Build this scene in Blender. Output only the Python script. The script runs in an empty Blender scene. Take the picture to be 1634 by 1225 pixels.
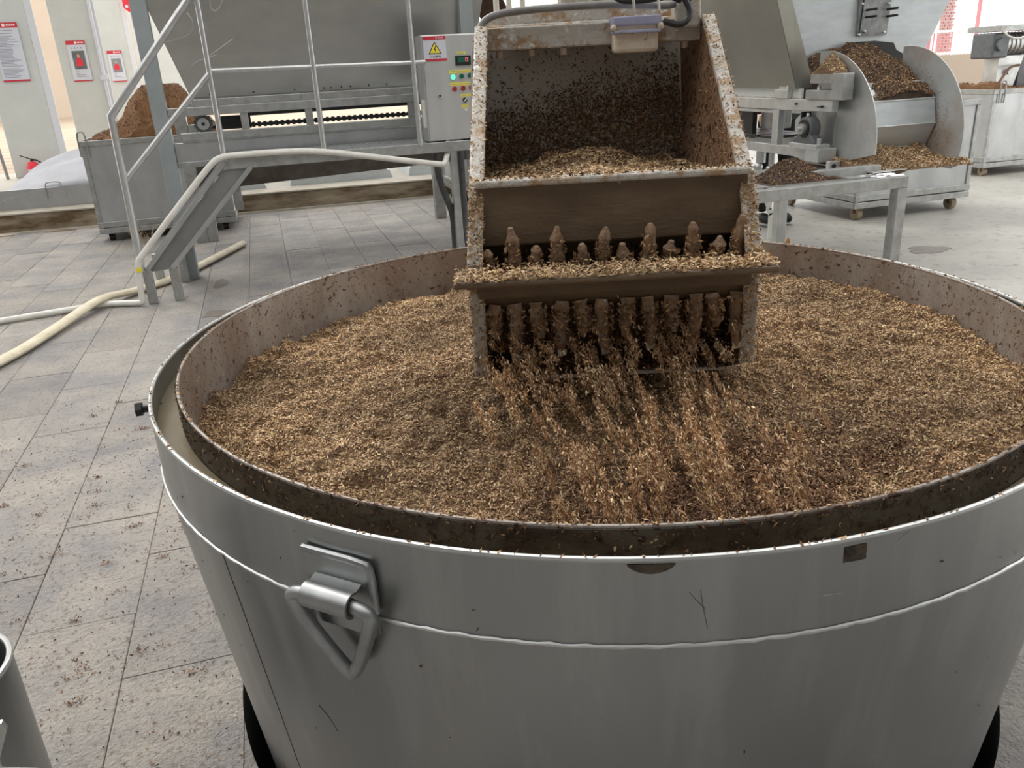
import bpy, bmesh, math, random
import numpy as np
from mathutils import Matrix, Vector
random.seed(7); rng = np.random.default_rng(11)
sc = bpy.context.scene; C = sc.collection
PI = math.pi
def R(a): return math.radians(a)

# ------------------------------------------------------------ camera
CAM = Vector((0, 0, 1.39))
CR = Vector((0.956, -0.288, -0.051)); CD = Vector((-0.151, -0.336, -0.930)); CF = Vector((0.251, 0.897, -0.365))
def cam_axes(pitch, roll, yaw):
    f = Vector((0, math.cos(pitch), -math.sin(pitch))); r = Vector((1, 0, 0)); d = f.cross(r)
    c, s = math.cos(roll), math.sin(roll)
    r2, d2 = c * r + s * d, -s * r + c * d
    z = Matrix.Rotation(yaw, 3, 'Z')
    return z @ r2, z @ d2, z @ f
CR, CD, CF = cam_axes(R(21.392), R(3.154), R(-15.635))
cd = bpy.data.cameras.new('camera'); cam = bpy.data.objects.new('camera', cd); C.objects.link(cam)
cd.sensor_width = 36; cd.lens = 1291.165 / 1634 * 36; cd.clip_start = 0.02; cd.clip_end = 300
cam.matrix_world = Matrix(((CR.x, -CD.x, -CF.x, CAM.x), (CR.y, -CD.y, -CF.y, CAM.y), (CR.z, -CD.z, -CF.z, CAM.z), (0, 0, 0, 1)))
sc.camera = cam

# ------------------------------------------------------------ world, light, exposure
w = bpy.data.worlds.new('sky'); sc.world = w; w.use_nodes = True
bg = w.node_tree.nodes['Background']; bg.inputs[0].default_value = (1.0, 0.99, 0.97, 1); bg.inputs[1].default_value = 2.35
sd = bpy.data.lights.new('sun', 'SUN'); sd.energy = 2.6; sd.angle = R(25); sd.color = (1, 0.96, 0.9)
so = bpy.data.objects.new('sun', sd); C.objects.link(so)
so.rotation_euler = (R(-38), R(-20), 0)
sc.view_settings.view_transform = 'Standard'; sc.view_settings.look = 'None'
sc.view_settings.gamma = 1; sc.view_settings.use_curve_mapping = False
sc.view_settings.exposure = 0.0

# ------------------------------------------------------------ materials
MATS = {}
def mat(name, col, rough=0.5, metal=0.0, col2=None, scale=8, detail=4, stretch=(1, 1, 1), bump=0, bscale=60, fac=(0.35, 0.65),
        col3=None, scale3=40, fac3=(0.6, 0.7), emit=None, estr=1, rvar=0.0, spec=0.5, bstretch=None, bdist=0.01):
    m = bpy.data.materials.new(name); m.use_nodes = True; n = m.node_tree.nodes; l = m.node_tree.links
    b = n['Principled BSDF']; b.inputs['Base Color'].default_value = (*col, 1)
    b.inputs['Roughness'].default_value = rough; b.inputs['Metallic'].default_value = metal
    b.inputs['Specular IOR Level'].default_value = spec
    tc = n.new('ShaderNodeTexCoord')
    def noise(sc_, st, det=detail):
        mp = n.new('ShaderNodeMapping'); mp.inputs['Scale'].default_value = st
        l.new(tc.outputs['Object'], mp.inputs[0]); t = n.new('ShaderNodeTexNoise')
        t.inputs['Scale'].default_value = sc_; t.inputs['Detail'].default_value = det; t.inputs['Roughness'].default_value = 0.62
        l.new(mp.outputs[0], t.inputs['Vector']); return t
    def ramp(src, a, z):
        r = n.new('ShaderNodeMapRange'); r.inputs[1].default_value = a; r.inputs[2].default_value = z
        r.clamp = True; l.new(src, r.inputs[0]); return r
    cur = None
    if col2:
        t = noise(scale, stretch); r = ramp(t.outputs[0], *fac)
        mx = n.new('ShaderNodeMix'); mx.data_type = 'RGBA'; l.new(r.outputs[0], mx.inputs[0])
        mx.inputs[6].default_value = (*col, 1); mx.inputs[7].default_value = (*col2, 1); cur = mx.outputs[2]
        if rvar:
            rr = n.new('ShaderNodeMapRange'); l.new(t.outputs[0], rr.inputs[0]); rr.inputs[1].default_value = 0.3; rr.inputs[2].default_value = 0.7
            rr.inputs[3].default_value = rough - rvar; rr.inputs[4].default_value = rough + rvar; l.new(rr.outputs[0], b.inputs['Roughness'])
    if col3:
        t = noise(scale3, (1, 1, 1), 6); r = ramp(t.outputs[0], *fac3)
        mx = n.new('ShaderNodeMix'); mx.data_type = 'RGBA'; l.new(r.outputs[0], mx.inputs[0])
        if cur: l.new(cur, mx.inputs[6])
        else: mx.inputs[6].default_value = (*col, 1)
        mx.inputs[7].default_value = (*col3, 1); cur = mx.outputs[2]
        if metal > 0.5:
            mm = n.new('ShaderNodeMapRange'); l.new(r.outputs[0], mm.inputs[0]); mm.inputs[3].default_value = metal; mm.inputs[4].default_value = 0
            l.new(mm.outputs[0], b.inputs['Metallic'])
    if cur: l.new(cur, b.inputs['Base Color'])
    if bump:
        t = noise(bscale, bstretch or stretch, 6); bp = n.new('ShaderNodeBump'); bp.inputs['Strength'].default_value = bump; bp.inputs['Distance'].default_value = bdist
        l.new(t.outputs[0], bp.inputs['Height']); l.new(bp.outputs[0], b.inputs['Normal'])
    if emit:
        b.inputs['Emission Color'].default_value = (*emit, 1); b.inputs['Emission Strength'].default_value = estr
    MATS[name] = m; return m
def husk_mat(name, stops, rough=0.6):
    m = bpy.data.materials.new(name); m.use_nodes = True; n = m.node_tree.nodes; l = m.node_tree.links
    b = n['Principled BSDF']; b.inputs['Roughness'].default_value = rough; b.inputs['Specular IOR Level'].default_value = 0.35
    g = n.new('ShaderNodeNewGeometry'); cr = n.new('ShaderNodeValToRGB')
    e = cr.color_ramp.elements
    while len(e) < len(stops): e.new(0.5)
    for k, (p, c) in enumerate(stops): e[k].position = p; e[k].color = (*c, 1)
    l.new(g.outputs['Random Per Island'], cr.inputs[0])
    # broad patches of wetter, darker mash
    tc = n.new('ShaderNodeTexCoord'); t = n.new('ShaderNodeTexNoise'); t.inputs['Scale'].default_value = 3.2; t.inputs['Detail'].default_value = 5
    l.new(tc.outputs['Object'], t.inputs['Vector'])
    r = n.new('ShaderNodeMapRange'); r.inputs[1].default_value = 0.35; r.inputs[2].default_value = 0.65; r.inputs[3].default_value = 0.62; r.inputs[4].default_value = 1.08
    l.new(t.outputs[0], r.inputs[0])
    mx = n.new('ShaderNodeVectorMath'); mx.operation = 'SCALE'; l.new(cr.outputs[0], mx.inputs[0]); l.new(r.outputs[0], mx.inputs['Scale'])
    l.new(mx.outputs[0], b.inputs['Base Color']); MATS[name] = m; return m

mat('steel', (0.53, 0.545, 0.55), 0.42, 0.85, (0.44, 0.45, 0.455), 5, stretch=(1, 1, 0.5), rvar=0.08, bump=0.06, bscale=90)
mat('steel_handle', (0.42, 0.435, 0.44), 0.42, 0.9, (0.35, 0.36, 0.36), 30)
mat('steel_web_shaded', (0.30, 0.305, 0.30), 0.5, 0.6, (0.25, 0.255, 0.25), 5)  # darker steel puts the shading of the channel web into its colour
mat('steel_light', (0.66, 0.67, 0.66), 0.40, 0.75, (0.55, 0.56, 0.55), 9, rvar=0.06)
mat('steel_frame', (0.48, 0.49, 0.49), 0.45, 0.75, (0.36, 0.36, 0.34), 14, rvar=0.08)
mat('steel_hopper', (0.47, 0.47, 0.455), 0.36, 0.9, (0.40, 0.40, 0.385), 2.2, stretch=(1, 1, 2), rvar=0.06, bump=0.03, bscale=8)
mat('steel_blue', (0.60, 0.64, 0.655), 0.45, 0.6, (0.52, 0.555, 0.57), 6, stretch=(1, 1, 3), bump=0.03, bscale=30)
mat('steel_drum', (0.34, 0.352, 0.352), 0.36, 0.95, (0.44, 0.452, 0.45), 11, detail=5, stretch=(1, 1, 0.10), fac=(0.50, 0.76), rvar=0.10, bump=0.05, bscale=14, bstretch=(1, 1, 0.5),
    col3=(0.15, 0.145, 0.125), scale3=70, fac3=(0.72, 0.77))
mat('steel_inner', (0.40, 0.37, 0.335), 0.5, 0.45, (0.27, 0.215, 0.18), 7, stretch=(1, 1, 0.5), col3=(0.10, 0.055, 0.035), scale3=58, fac3=(0.585, 0.64), bump=0.25, bscale=70)
mat('steel_inner_wet', (0.15, 0.125, 0.09), 0.42, 0.35, (0.075, 0.05, 0.032), 9, stretch=(1, 1, 2), col3=(0.05, 0.03, 0.02), scale3=50, fac3=(0.52, 0.62), bump=0.3, bscale=70)
mat('steel_bucket', (0.36, 0.24, 0.16), 0.6, 0.1, (0.26, 0.145, 0.085), 5, col3=(0.045, 0.022, 0.012), scale3=55, fac3=(0.54, 0.60), bump=0.3, bscale=80)
mat('bucket_back', (0.68, 0.66, 0.61), 0.55, 0.1, (0.56, 0.52, 0.46), 6, fac=(0.42, 0.6), col3=(0.05, 0.025, 0.014), scale3=60, fac3=(0.60, 0.66), bump=0.4, bscale=80)
mat('bucket_wet', (0.20, 0.14, 0.085), 0.5, 0.1, (0.13, 0.085, 0.05), 9, stretch=(0.5, 0.5, 1.6), bump=0.4, bscale=60)
mat('bucket_rail', (0.56, 0.53, 0.48), 0.5, 0.2, (0.42, 0.28, 0.16), 22, fac=(0.50, 0.62), col3=(0.80, 0.78, 0.74), scale3=60, fac3=(0.58, 0.66), bump=0.8, bscale=55)
mat('tooth_caked', (0.40, 0.27, 0.17), 0.6, 0, (0.24, 0.14, 0.08), 60, col3=(0.55, 0.5, 0.44), scale3=30, fac3=(0.58, 0.66), bump=0.8, bscale=80)
mat('galv', (0.66, 0.67, 0.67), 0.35, 0.85, (0.55, 0.56, 0.56), 20, rvar=0.05)
mat('pan_side', (0.20, 0.18, 0.155), 0.55, 0.3, (0.13, 0.11, 0.09), 8)
mat('gate_grey', (0.33, 0.345, 0.345), 0.5, 0.3, (0.20, 0.205, 0.205), 12, fac=(0.4, 0.65))
mat('cheek_steel', (0.56, 0.59, 0.60), 0.5, 0.4, (0.42, 0.34, 0.26), 3.2, fac=(0.45, 0.72), bump=0.1, bscale=60)
mat('steel_olive', (0.42, 0.41, 0.365), 0.4, 0.8, (0.36, 0.35, 0.31), 2.5, bump=0.03, bscale=10)
mat('polish', (0.56, 0.555, 0.54), 0.45, 0.85)
mat('post_paint', (0.36, 0.40, 0.41), 0.5, 0.3, (0.31, 0.345, 0.35), 5)
mat('cabinet', (0.62, 0.62, 0.61), 0.36, 0.55, (0.56, 0.56, 0.55), 9, stretch=(1, 1, 0.2))
mat('white_paint', (0.585, 0.60, 0.575), 0.6, 0, (0.54, 0.555, 0.53), 3)
mat('white_board', (0.62, 0.64, 0.70), 0.5)
mat('white_strip', (0.66, 0.67, 0.70), 0.6)
mat('white_plastic', (0.80, 0.79, 0.74), 0.4, 0, (0.70, 0.68, 0.62), 14)
mat('cream_hose', (0.74, 0.68, 0.52), 0.5, 0, (0.62, 0.55, 0.40), 9)
mat('cloth', (0.52, 0.53, 0.57), 0.8, 0, (0.44, 0.45, 0.49), 3, bump=0.2, bscale=12)
mat('red', (0.55, 0.03, 0.05), 0.5); mat('red_bright', (0.72, 0.03, 0.05), 0.5); mat('pink_white', (0.9, 0.75, 0.75), 0.5)
mat('print_grey', (0.30, 0.31, 0.36), 0.6); mat('photo_dark', (0.09, 0.10, 0.10), 0.5, 0, (0.17, 0.18, 0.18), 6); mat('photo_grey', (0.22, 0.25, 0.27), 0.5)
mat('skin', (0.55, 0.33, 0.25), 0.6); mat('yellow', (0.86, 0.74, 0.06), 0.5); mat('black', (0.012, 0.012, 0.013), 0.45); mat('rubber', (0.03, 0.03, 0.032), 0.5)
mat('dark_cloth', (0.012, 0.012, 0.014), 0.9); mat('crimson_cloth', (0.16, 0.008, 0.02), 0.85); mat('hair', (0.01, 0.009, 0.008), 0.6)
mat('green_dark', (0.005, 0.12, 0.07), 0.3); mat('red_button', (0.35, 0.02, 0.02), 0.3)
mat('green_lit', (0.1, 0.8, 0.5), 0.3, emit=(0.15, 1.0, 0.62), estr=0.9)
mat('digit', (0.8, 0.02, 0.08), 0.4, emit=(1.0, 0.05, 0.15), estr=1.5)
mat('grey_pipe', (0.09, 0.095, 0.095), 0.5, 0, (0.13, 0.135, 0.135), 20); mat('grey_cable', (0.30, 0.295, 0.29), 0.45, 0, (0.22, 0.21, 0.20), 18)
mat('black_steel', (0.03, 0.031, 0.033), 0.4, 0.6, (0.05, 0.05, 0.05), 30); mat('cast_grey', (0.17, 0.185, 0.19), 0.5, 0.4, (0.13, 0.14, 0.145), 20)
mat('rust', (0.16, 0.09, 0.055), 0.7, 0, (0.10, 0.055, 0.035), 20); mat('wheel', (0.45, 0.37, 0.27), 0.6, 0, (0.30, 0.22, 0.14), 25)
mat('dirty_white', (0.72, 0.64, 0.52), 0.5, 0, (0.60, 0.47, 0.35), 18, col3=(0.14, 0.07, 0.04), scale3=42, fac3=(0.62, 0.68), bump=0.3, bscale=50)
mat('blue_dirty', (0.45, 0.47, 0.66), 0.5, 0, (0.33, 0.34, 0.46), 16)
mat('kerb', (0.40, 0.34, 0.25), 0.85, 0, (0.13, 0.085, 0.045), 2.2, stretch=(1, 1, 4), fac=(0.32, 0.6), bump=0.4, bscale=40)
mat('kerb_top', (0.48, 0.44, 0.37), 0.8, 0, (0.36, 0.32, 0.26), 5)
mat('slab', (0.465, 0.45, 0.41), 0.4, 0, (0.34, 0.33, 0.30), 1.3, fac=(0.3, 0.7), col3=(0.22, 0.21, 0.185), scale3=14, fac3=(0.55, 0.72), bump=0.9, bscale=26, bstretch=(0.35, 1, 1))
mat('grout', (0.17, 0.145, 0.115), 0.8, 0, (0.27, 0.17, 0.09), 3)
mat('upper_slab', (0.46, 0.435, 0.38), 0.8, 0, (0.40, 0.375, 0.325), 1)
mat('cream_wall', (0.56, 0.47, 0.38), 0.9, 0, (0.52, 0.43, 0.34), 0.5); mat('hall_grey', (0.27, 0.275, 0.28), 0.8, 0, (0.22, 0.225, 0.23), 0.6)
mat('beige_wall', (0.50, 0.41, 0.33), 0.9); mat('rail_red', (0.72, 0.30, 0.34), 0.5); mat('rail_white', (0.9, 0.9, 0.9), 0.5); mat('brick_red', (0.58, 0.33, 0.31), 0.8)
mat('mash_base', (0.12, 0.068, 0.036), 0.8, 0, (0.20, 0.12, 0.062), 30, bump=0.6, bscale=110)
mat('mash_brown', (0.36, 0.185, 0.08), 0.85, 0, (0.25, 0.125, 0.055), 12, col3=(0.42, 0.25, 0.12), scale3=70, fac3=(0.55, 0.7), bump=0.9, bscale=60, bdist=0.03)
mat('mash_dark', (0.035, 0.02, 0.012), 0.75, 0, (0.06, 0.035, 0.02), 30, bump=0.7, bscale=90)
mat('pit_dark', (0.05, 0.047, 0.042), 0.9, 0, (0.03, 0.03, 0.028), 3); mat('residue_and_gap', (0.05, 0.04, 0.032), 0.95, 0, (0.14, 0.115, 0.09), 45, bump=0.6, bscale=120, spec=0.1); mat('stain', (0.20, 0.175, 0.15), 0.35, 0, (0.25, 0.22, 0.19), 12)
mat('orange', (0.72, 0.36, 0.12), 0.6); mat('hay', (0.55, 0.42, 0.24), 0.8); mat('white_residue', (0.85, 0.86, 0.88), 0.7)
husk_mat('husk', [(0, (0.10, 0.052, 0.026)), (0.2, (0.30, 0.175, 0.088)), (0.55, (0.60, 0.395, 0.210)), (0.88, (0.80, 0.585, 0.335)), (1, (0.92, 0.79, 0.54))])
husk_mat('husk_dark', [(0, (0.03, 0.015, 0.008)), (0.5, (0.13, 0.066, 0.032)), (0.85, (0.27, 0.145, 0.072)), (1, (0.60, 0.40, 0.22))])
husk_mat('husk_mid', [(0, (0.09, 0.042, 0.02)), (0.4, (0.32, 0.175, 0.085)), (0.8, (0.55, 0.34, 0.175)), (1, (0.80, 0.58, 0.33))])
husk_mat('husk_fall', [(0, (0.20, 0.10, 0.05)), (0.4, (0.52, 0.31, 0.165)), (0.8, (0.74, 0.50, 0.28)), (1, (0.90, 0.74, 0.48))])
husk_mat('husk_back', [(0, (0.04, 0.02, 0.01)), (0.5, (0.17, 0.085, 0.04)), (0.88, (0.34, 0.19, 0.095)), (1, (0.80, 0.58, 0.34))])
husk_mat('husk_red', [(0, (0.055, 0.022, 0.012)), (0.5, (0.19, 0.088, 0.045)), (0.85, (0.33, 0.175, 0.09)), (1, (0.62, 0.42, 0.24))])
husk_mat('crumb', [(0, (0.04, 0.018, 0.010)), (0.6, (0.20, 0.085, 0.04)), (1, (0.40, 0.21, 0.11))])
# water: murky
m = mat('water', (0.19, 0.155, 0.10), 0.16, 0, (0.23, 0.19, 0.125), 3, bump=0.3, bscale=30, bdist=0.004, spec=0.22)
# stone tile: pale, chiselled, each tile its own tone
def tile_mat():
    m = mat('tile_stone', (0.52, 0.475, 0.42), 0.55, 0, (0.31, 0.30, 0.305), 2.6, detail=8, fac=(0.36, 0.66), col3=(0.20, 0.165, 0.135), scale3=48, fac3=(0.53, 0.74), bump=1.0, bscale=70, bdist=0.02)
    n = m.node_tree.nodes; l = m.node_tree.links; b = n['Principled BSDF']
    src = b.inputs['Base Color'].links[0].from_socket
    oi = n.new('ShaderNodeObjectInfo'); r = n.new('ShaderNodeMapRange'); l.new(oi.outputs['Random'], r.inputs[0]); r.inputs[3].default_value = 0.86; r.inputs[4].default_value = 1.08
    v = n.new('ShaderNodeVectorMath'); v.operation = 'SCALE'; l.new(src, v.inputs[0]); l.new(r.outputs[0], v.inputs['Scale']); l.new(v.outputs[0], b.inputs['Base Color'])
    for nd in n:                                    # noise runs on across tiles: use world position
        if nd.type == 'MAPPING':
            g = n.new('ShaderNodeNewGeometry'); l.new(g.outputs['Position'], nd.inputs[0])
tile_mat()
# woven mats / planks seen far away beyond the columns
def plank_mat():
    m = mat('planks', (0.40, 0.325, 0.24), 0.8, 0, (0.35, 0.275, 0.20), 0.8)
    n = m.node_tree.nodes; l = m.node_tree.links; b = n['Principled BSDF']; src = b.inputs['Base Color'].links[0].from_socket
    g = n.new('ShaderNodeNewGeometry'); wv = n.new('ShaderNodeTexWave'); wv.bands_direction = 'Y'; wv.inputs['Scale'].default_value = 0.33; wv.inputs['Distortion'].default_value = 1.2
    l.new(g.outputs['Position'], wv.inputs['Vector']); r = n.new('ShaderNodeMapRange'); r.inputs[1].default_value = 0.0; r.inputs[2].default_value = 0.12; l.new(wv.outputs[1], r.inputs[0])
    mx = n.new('ShaderNodeMix'); mx.data_type = 'RGBA'; l.new(r.outputs[0], mx.inputs[0]); mx.inputs[6].default_value = (0.26, 0.19, 0.13, 1); l.new(src, mx.inputs[7]); l.new(mx.outputs[2], b.inputs['Base Color'])
plank_mat()

# ------------------------------------------------------------ mesh helpers
class MB:
    def __init__(s, mx=None): s.v = []; s.f = []; s.mx = mx
    def add(s, vs, fs):
        o = len(s.v)
        s.v += [tuple((s.mx @ Vector(p))) if s.mx else tuple(p) for p in vs]
        s.f += [[i + o for i in q] for q in fs]; return s
    def box(s, a, b, bev=0):
        x0, y0, z0 = [min(p, q) for p, q in zip(a, b)]; x1, y1, z1 = [max(p, q) for p, q in zip(a, b)]
        if bev <= 0:
            return s.add([(x0,y0,z0),(x1,y0,z0),(x1,y1,z0),(x0,y1,z0),(x0,y0,z1),(x1,y0,z1),(x1,y1,z1),(x0,y1,z1)],
                         [(0,3,2,1),(4,5,6,7),(0,1,5,4),(1,2,6,5),(2,3,7,6),(3,0,4,7)])
        bm = bmesh.new(); bmesh.ops.create_cube(bm, size=1)
        for v in bm.verts: v.co = Vector(((x0+x1)/2 + v.co.x*(x1-x0), (y0+y1)/2 + v.co.y*(y1-y0), (z0+z1)/2 + v.co.z*(z1-z0)))
        bmesh.ops.bevel(bm, geom=bm.edges[:], offset=min(bev, 0.45*min(x1-x0, y1-y0, z1-z0)), segments=2, affect='EDGES')
        bm.verts.index_update(); s.add([v.co for v in bm.verts], [[v.index for v in f.verts] for f in bm.faces]); bm.free(); return s
    def obox(s, p, q, wd, ht, up=(0, 0, 1)):          # a bar of section wd x ht from p to q
        p, q = Vector(p), Vector(q); d = (q - p).normalized(); u = Vector(up)
        sd = d.cross(u); sd = sd.normalized() if sd.length > 1e-5 else Vector((1, 0, 0)); u = sd.cross(d).normalized()
        vs = [e + sd*a*wd/2 + u*b*ht/2 for e in (p, q) for a, b in ((-1,-1),(1,-1),(1,1),(-1,1))]
        return s.add(vs, [(0,1,2,3),(7,6,5,4),(0,4,5,1),(1,5,6,2),(2,6,7,3),(3,7,4,0)])
    def cyl(s, p, q, r0, r1=None, n=20, caps=True):
        r1 = r0 if r1 is None else r1; p, q = Vector(p), Vector(q); d = (q - p).normalized()
        a = d.orthogonal().normalized(); b = d.cross(a)
        vs = [e + (a*math.cos(2*PI*k/n) + b*math.sin(2*PI*k/n))*r for e, r in ((p, r0), (q, r1)) for k in range(n)]
        fs = [(k, (k+1) % n, n+(k+1) % n, n+k) for k in range(n)]
        if caps: fs += [tuple(range(n-1, -1, -1)), tuple(range(n, 2*n))]
        return s.add(vs, fs)
    def tube(s, pts, r, n=10, closed=False, smooth=0):
        pts = [Vector(p) for p in pts]
        for _ in range(smooth):                       # corner cutting
            o = [] if closed else [pts[0]]
            rngk = range(len(pts)) if closed else range(len(pts)-1)
            for k in rngk:
                a, b = pts[k], pts[(k+1) % len(pts)]; o += [a.lerp(b, .25), a.lerp(b, .75)]
            if not closed: o.append(pts[-1])
            pts = o
        N = len(pts); vs = []; prev = None
        for k in range(N):
            if closed: d = (pts[(k+1) % N] - pts[k-1]).normalized()
            else: d = (pts[min(k+1, N-1)] - pts[max(k-1, 0)]).normalized()
            a = d.orthogonal().normalized() if prev is None else (prev - d*prev.dot(d)).normalized()
            prev = a; b = d.cross(a); rr = r[k] if isinstance(r, (list, tuple)) else r
            vs += [pts[k] + (a*math.cos(2*PI*j/n) + b*math.sin(2*PI*j/n))*rr for j in range(n)]
        fs = [(k*n+j, k*n+(j+1) % n, ((k+1) % N)*n+(j+1) % n, ((k+1) % N)*n+j) for k in range(N if closed else N-1) for j in range(n)]
        if not closed: fs += [tuple(range(n-1, -1, -1)), tuple(range((N-1)*n, N*n))]
        return s.add(vs, fs)
    def prism(s, poly, d):                            # polygon (3-D points) pushed along d
        n = len(poly); d = Vector(d); vs = [Vector(p) for p in poly] + [Vector(p) + d for p in poly]
        return s.add(vs, [tuple(range(n-1, -1, -1)), tuple(range(n, 2*n))] + [(k, (k+1) % n, n+(k+1) % n, n+k) for k in range(n)])
    def lathe(s, prof, c=(0, 0), n=96, close=False):  # (r, z) profile about a vertical axis at c
        N = len(prof); vs = [(c[0]+r*math.cos(2*PI*k/n), c[1]+r*math.sin(2*PI*k/n), z) for r, z in prof for k in range(n)]
        fs = [(i*n+k, i*n+(k+1) % n, ((i+1) % N)*n+(k+1) % n, ((i+1) % N)*n+k) for i in range(N if close else N-1) for k in range(n)]
        return s.add(vs, fs)
    def plate(s, poly, t):                            # flat polygon given thickness t along its normal, both sides
        p = [Vector(q) for q in poly]; nn = (p[1]-p[0]).cross(p[2]-p[0]).normalized()
        return s.prism([q - nn*t/2 for q in p], nn*t)
    def sphere(s, c, r, n=12, m=8, sc=(1, 1, 1)):
        vs = [(c[0]+sc[0]*r*math.sin(PI*i/m)*math.cos(2*PI*k/n), c[1]+sc[1]*r*math.sin(PI*i/m)*math.sin(2*PI*k/n), c[2]+sc[2]*r*math.cos(PI*i/m)) for i in range(m+1) for k in range(n)]
        return s.add(vs, [(i*n+k, (i+1)*n+k, (i+1)*n+(k+1) % n, i*n+(k+1) % n) for i in range(m) for k in range(n)])
    def build(s, name, material, parent=None, smooth=False, bev=0, fix=True):
        v = [Vector(p) for p in s.v]
        if parent is not None:
            off = base_of(parent); loc = Vector((0, 0, 0))
        else:
            xs = [p.x for p in v]; ys = [p.y for p in v]; zs = [p.z for p in v]
            off = Vector(((min(xs)+max(xs))/2, (min(ys)+max(ys))/2, min(zs))); loc = off
        me = bpy.data.meshes.new(name); me.from_pydata([p - off for p in v], [], s.f)
        if fix:
            bm = bmesh.new(); bm.from_mesh(me); bmesh.ops.recalc_face_normals(bm, faces=bm.faces[:]); bm.to_mesh(me); bm.free()
        me.materials.append(MATS[material])
        o = bpy.data.objects.new(name, me); C.objects.link(o); o.location = loc
        if parent is not None: o.parent = parent
        else: o['base'] = off
        if smooth:
            me.polygons.foreach_set('use_smooth', [True]*len(me.polygons))
            try: me.set_sharp_from_angle(angle=R(40))
            except Exception: pass
        if bev:
            md = o.modifiers.new('bevel', 'BEVEL'); md.width = bev; md.segments = 2; md.limit_method = 'ANGLE'
        return o
def base_of(o):                                       # world position of a thing's origin (no thing is rotated at build time)
    p = Vector((0, 0, 0))
    while o is not None: p = p + o.location; o = o.parent
    return p
def thing(name, loc, label, cat, group=None):
    o = bpy.data.objects.new(name, None); C.objects.link(o); o.location = loc; o.empty_display_size = 0.1
    return tag(o, label, cat, group)
def tag(o, label=None, cat=None, group=None, kind=None):
    if label: o['label'] = label
    if cat: o['category'] = cat
    if group: o['group'] = group
    if kind: o['kind'] = kind
    return o
def struct(o): o['kind'] = 'structure'; return o
def bar(name, a, b, m, parent, bev=0.004): return MB().box(a, b).build(name, m, parent, bev=bev)

def husks(name, P, N, material, parent=None, L=(0.006, 0.012), W=0.36, tilt=0.5, lift=0.0, align=None):
    """one mesh of many small folded husks lying at P with normals N"""
    n = len(P); P = np.asarray(P, float); N = np.asarray(N, float)
    t = rng.normal(size=(n, 3)); N = N + rng.normal(size=(n, 3))*tilt; N /= np.linalg.norm(N, axis=1)[:, None]
    if align is not None: t = np.asarray(align, float) + rng.normal(size=(n, 3))*0.25
    t -= N*(t*N).sum(1)[:, None]; t /= np.linalg.norm(t, axis=1)[:, None]; b = np.cross(N, t)
    ln = rng.uniform(*L, n)[:, None]; wd = ln*W*rng.uniform(0.7, 1.3, n)[:, None]; P = P + N*lift
    mid = P + N*wd*0.45
    bend = N*ln*rng.uniform(-0.12, 0.18, n)[:, None]
    V = np.stack([P - t*ln/2 + bend, P + b*wd/2 - t*ln*0.08, P - b*wd/2 - t*ln*0.08, mid + t*ln*0.05, P + t*ln/2 + bend], 1)
    tri = np.array([(0,1,3),(0,3,2),(1,4,3),(3,4,2)])
    F = (tri[None] + (np.arange(n)*5)[:, None, None]).reshape(-1, 3)
    off = base_of(parent) if parent is not None else Vector(P.mean(0))
    me = bpy.data.meshes.new(name); V = V.reshape(-1, 3) - np.array(off)
    me.vertices.add(len(V)); me.vertices.foreach_set('co', V.ravel().astype(np.float32))
    me.loops.add(F.size); me.loops.foreach_set('vertex_index', F.ravel().astype(np.int32))
    me.polygons.add(len(F)); me.polygons.foreach_set('loop_start', np.arange(0, F.size, 3, dtype=np.int32))
    me.update(calc_edges=True); me.validate(); me.materials.append(MATS[material])
    o = bpy.data.objects.new(name, me); C.objects.link(o)
    if parent is not None: o.parent = parent
    else: o.location = off
    o['kind'] = 'stuff'; return o
def vnoise(x, y, s, seed=0):                          # smooth value noise
    x = np.asarray(x)/s + seed*17.3; y = np.asarray(y)/s + seed*9.1
    xi = np.floor(x).astype(int); yi = np.floor(y).astype(int); fx = x - xi; fy = y - yi
    h = lambda a, b: np.modf(np.abs(np.sin(a*127.1 + b*311.7 + seed*74.7)*43758.5453))[0]
    fx = fx*fx*(3-2*fx); fy = fy*fy*(3-2*fy)
    return (h(xi, yi)*(1-fx)+h(xi+1, yi)*fx)*(1-fy) + (h(xi, yi+1)*(1-fx)+h(xi+1, yi+1)*fx)*fy - 0.5
def grid_mesh(name, X, Y, Z, material, parent=None, mask=None):
    nr, nc = X.shape; mb = MB(); mb.v = list(zip(X.ravel(), Y.ravel(), Z.ravel()))
    mb.f = [(i*nc+j, i*nc+j+1, (i+1)*nc+j+1, (i+1)*nc+j) for i in range(nr-1) for j in range(nc-1) if mask is None or mask[i, j]]
    return mb.build(name, material, parent, smooth=True)
def heap(name, x0, x1, y0, y1, zf, material, parent=None, res=0.02, skirt=None):
    xs = np.linspace(x0, x1, max(8, int((x1-x0)/res))); ys = np.linspace(y0, y1, max(8, int((y1-y0)/res)))
    X, Y = np.meshgrid(xs, ys); Z = zf(X, Y)
    if skirt is not None:
        Z[0, :] = Z[-1, :] = skirt; Z[:, 0] = Z[:, -1] = skirt
    return grid_mesh(name, X, Y, Z, material, parent)

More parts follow.
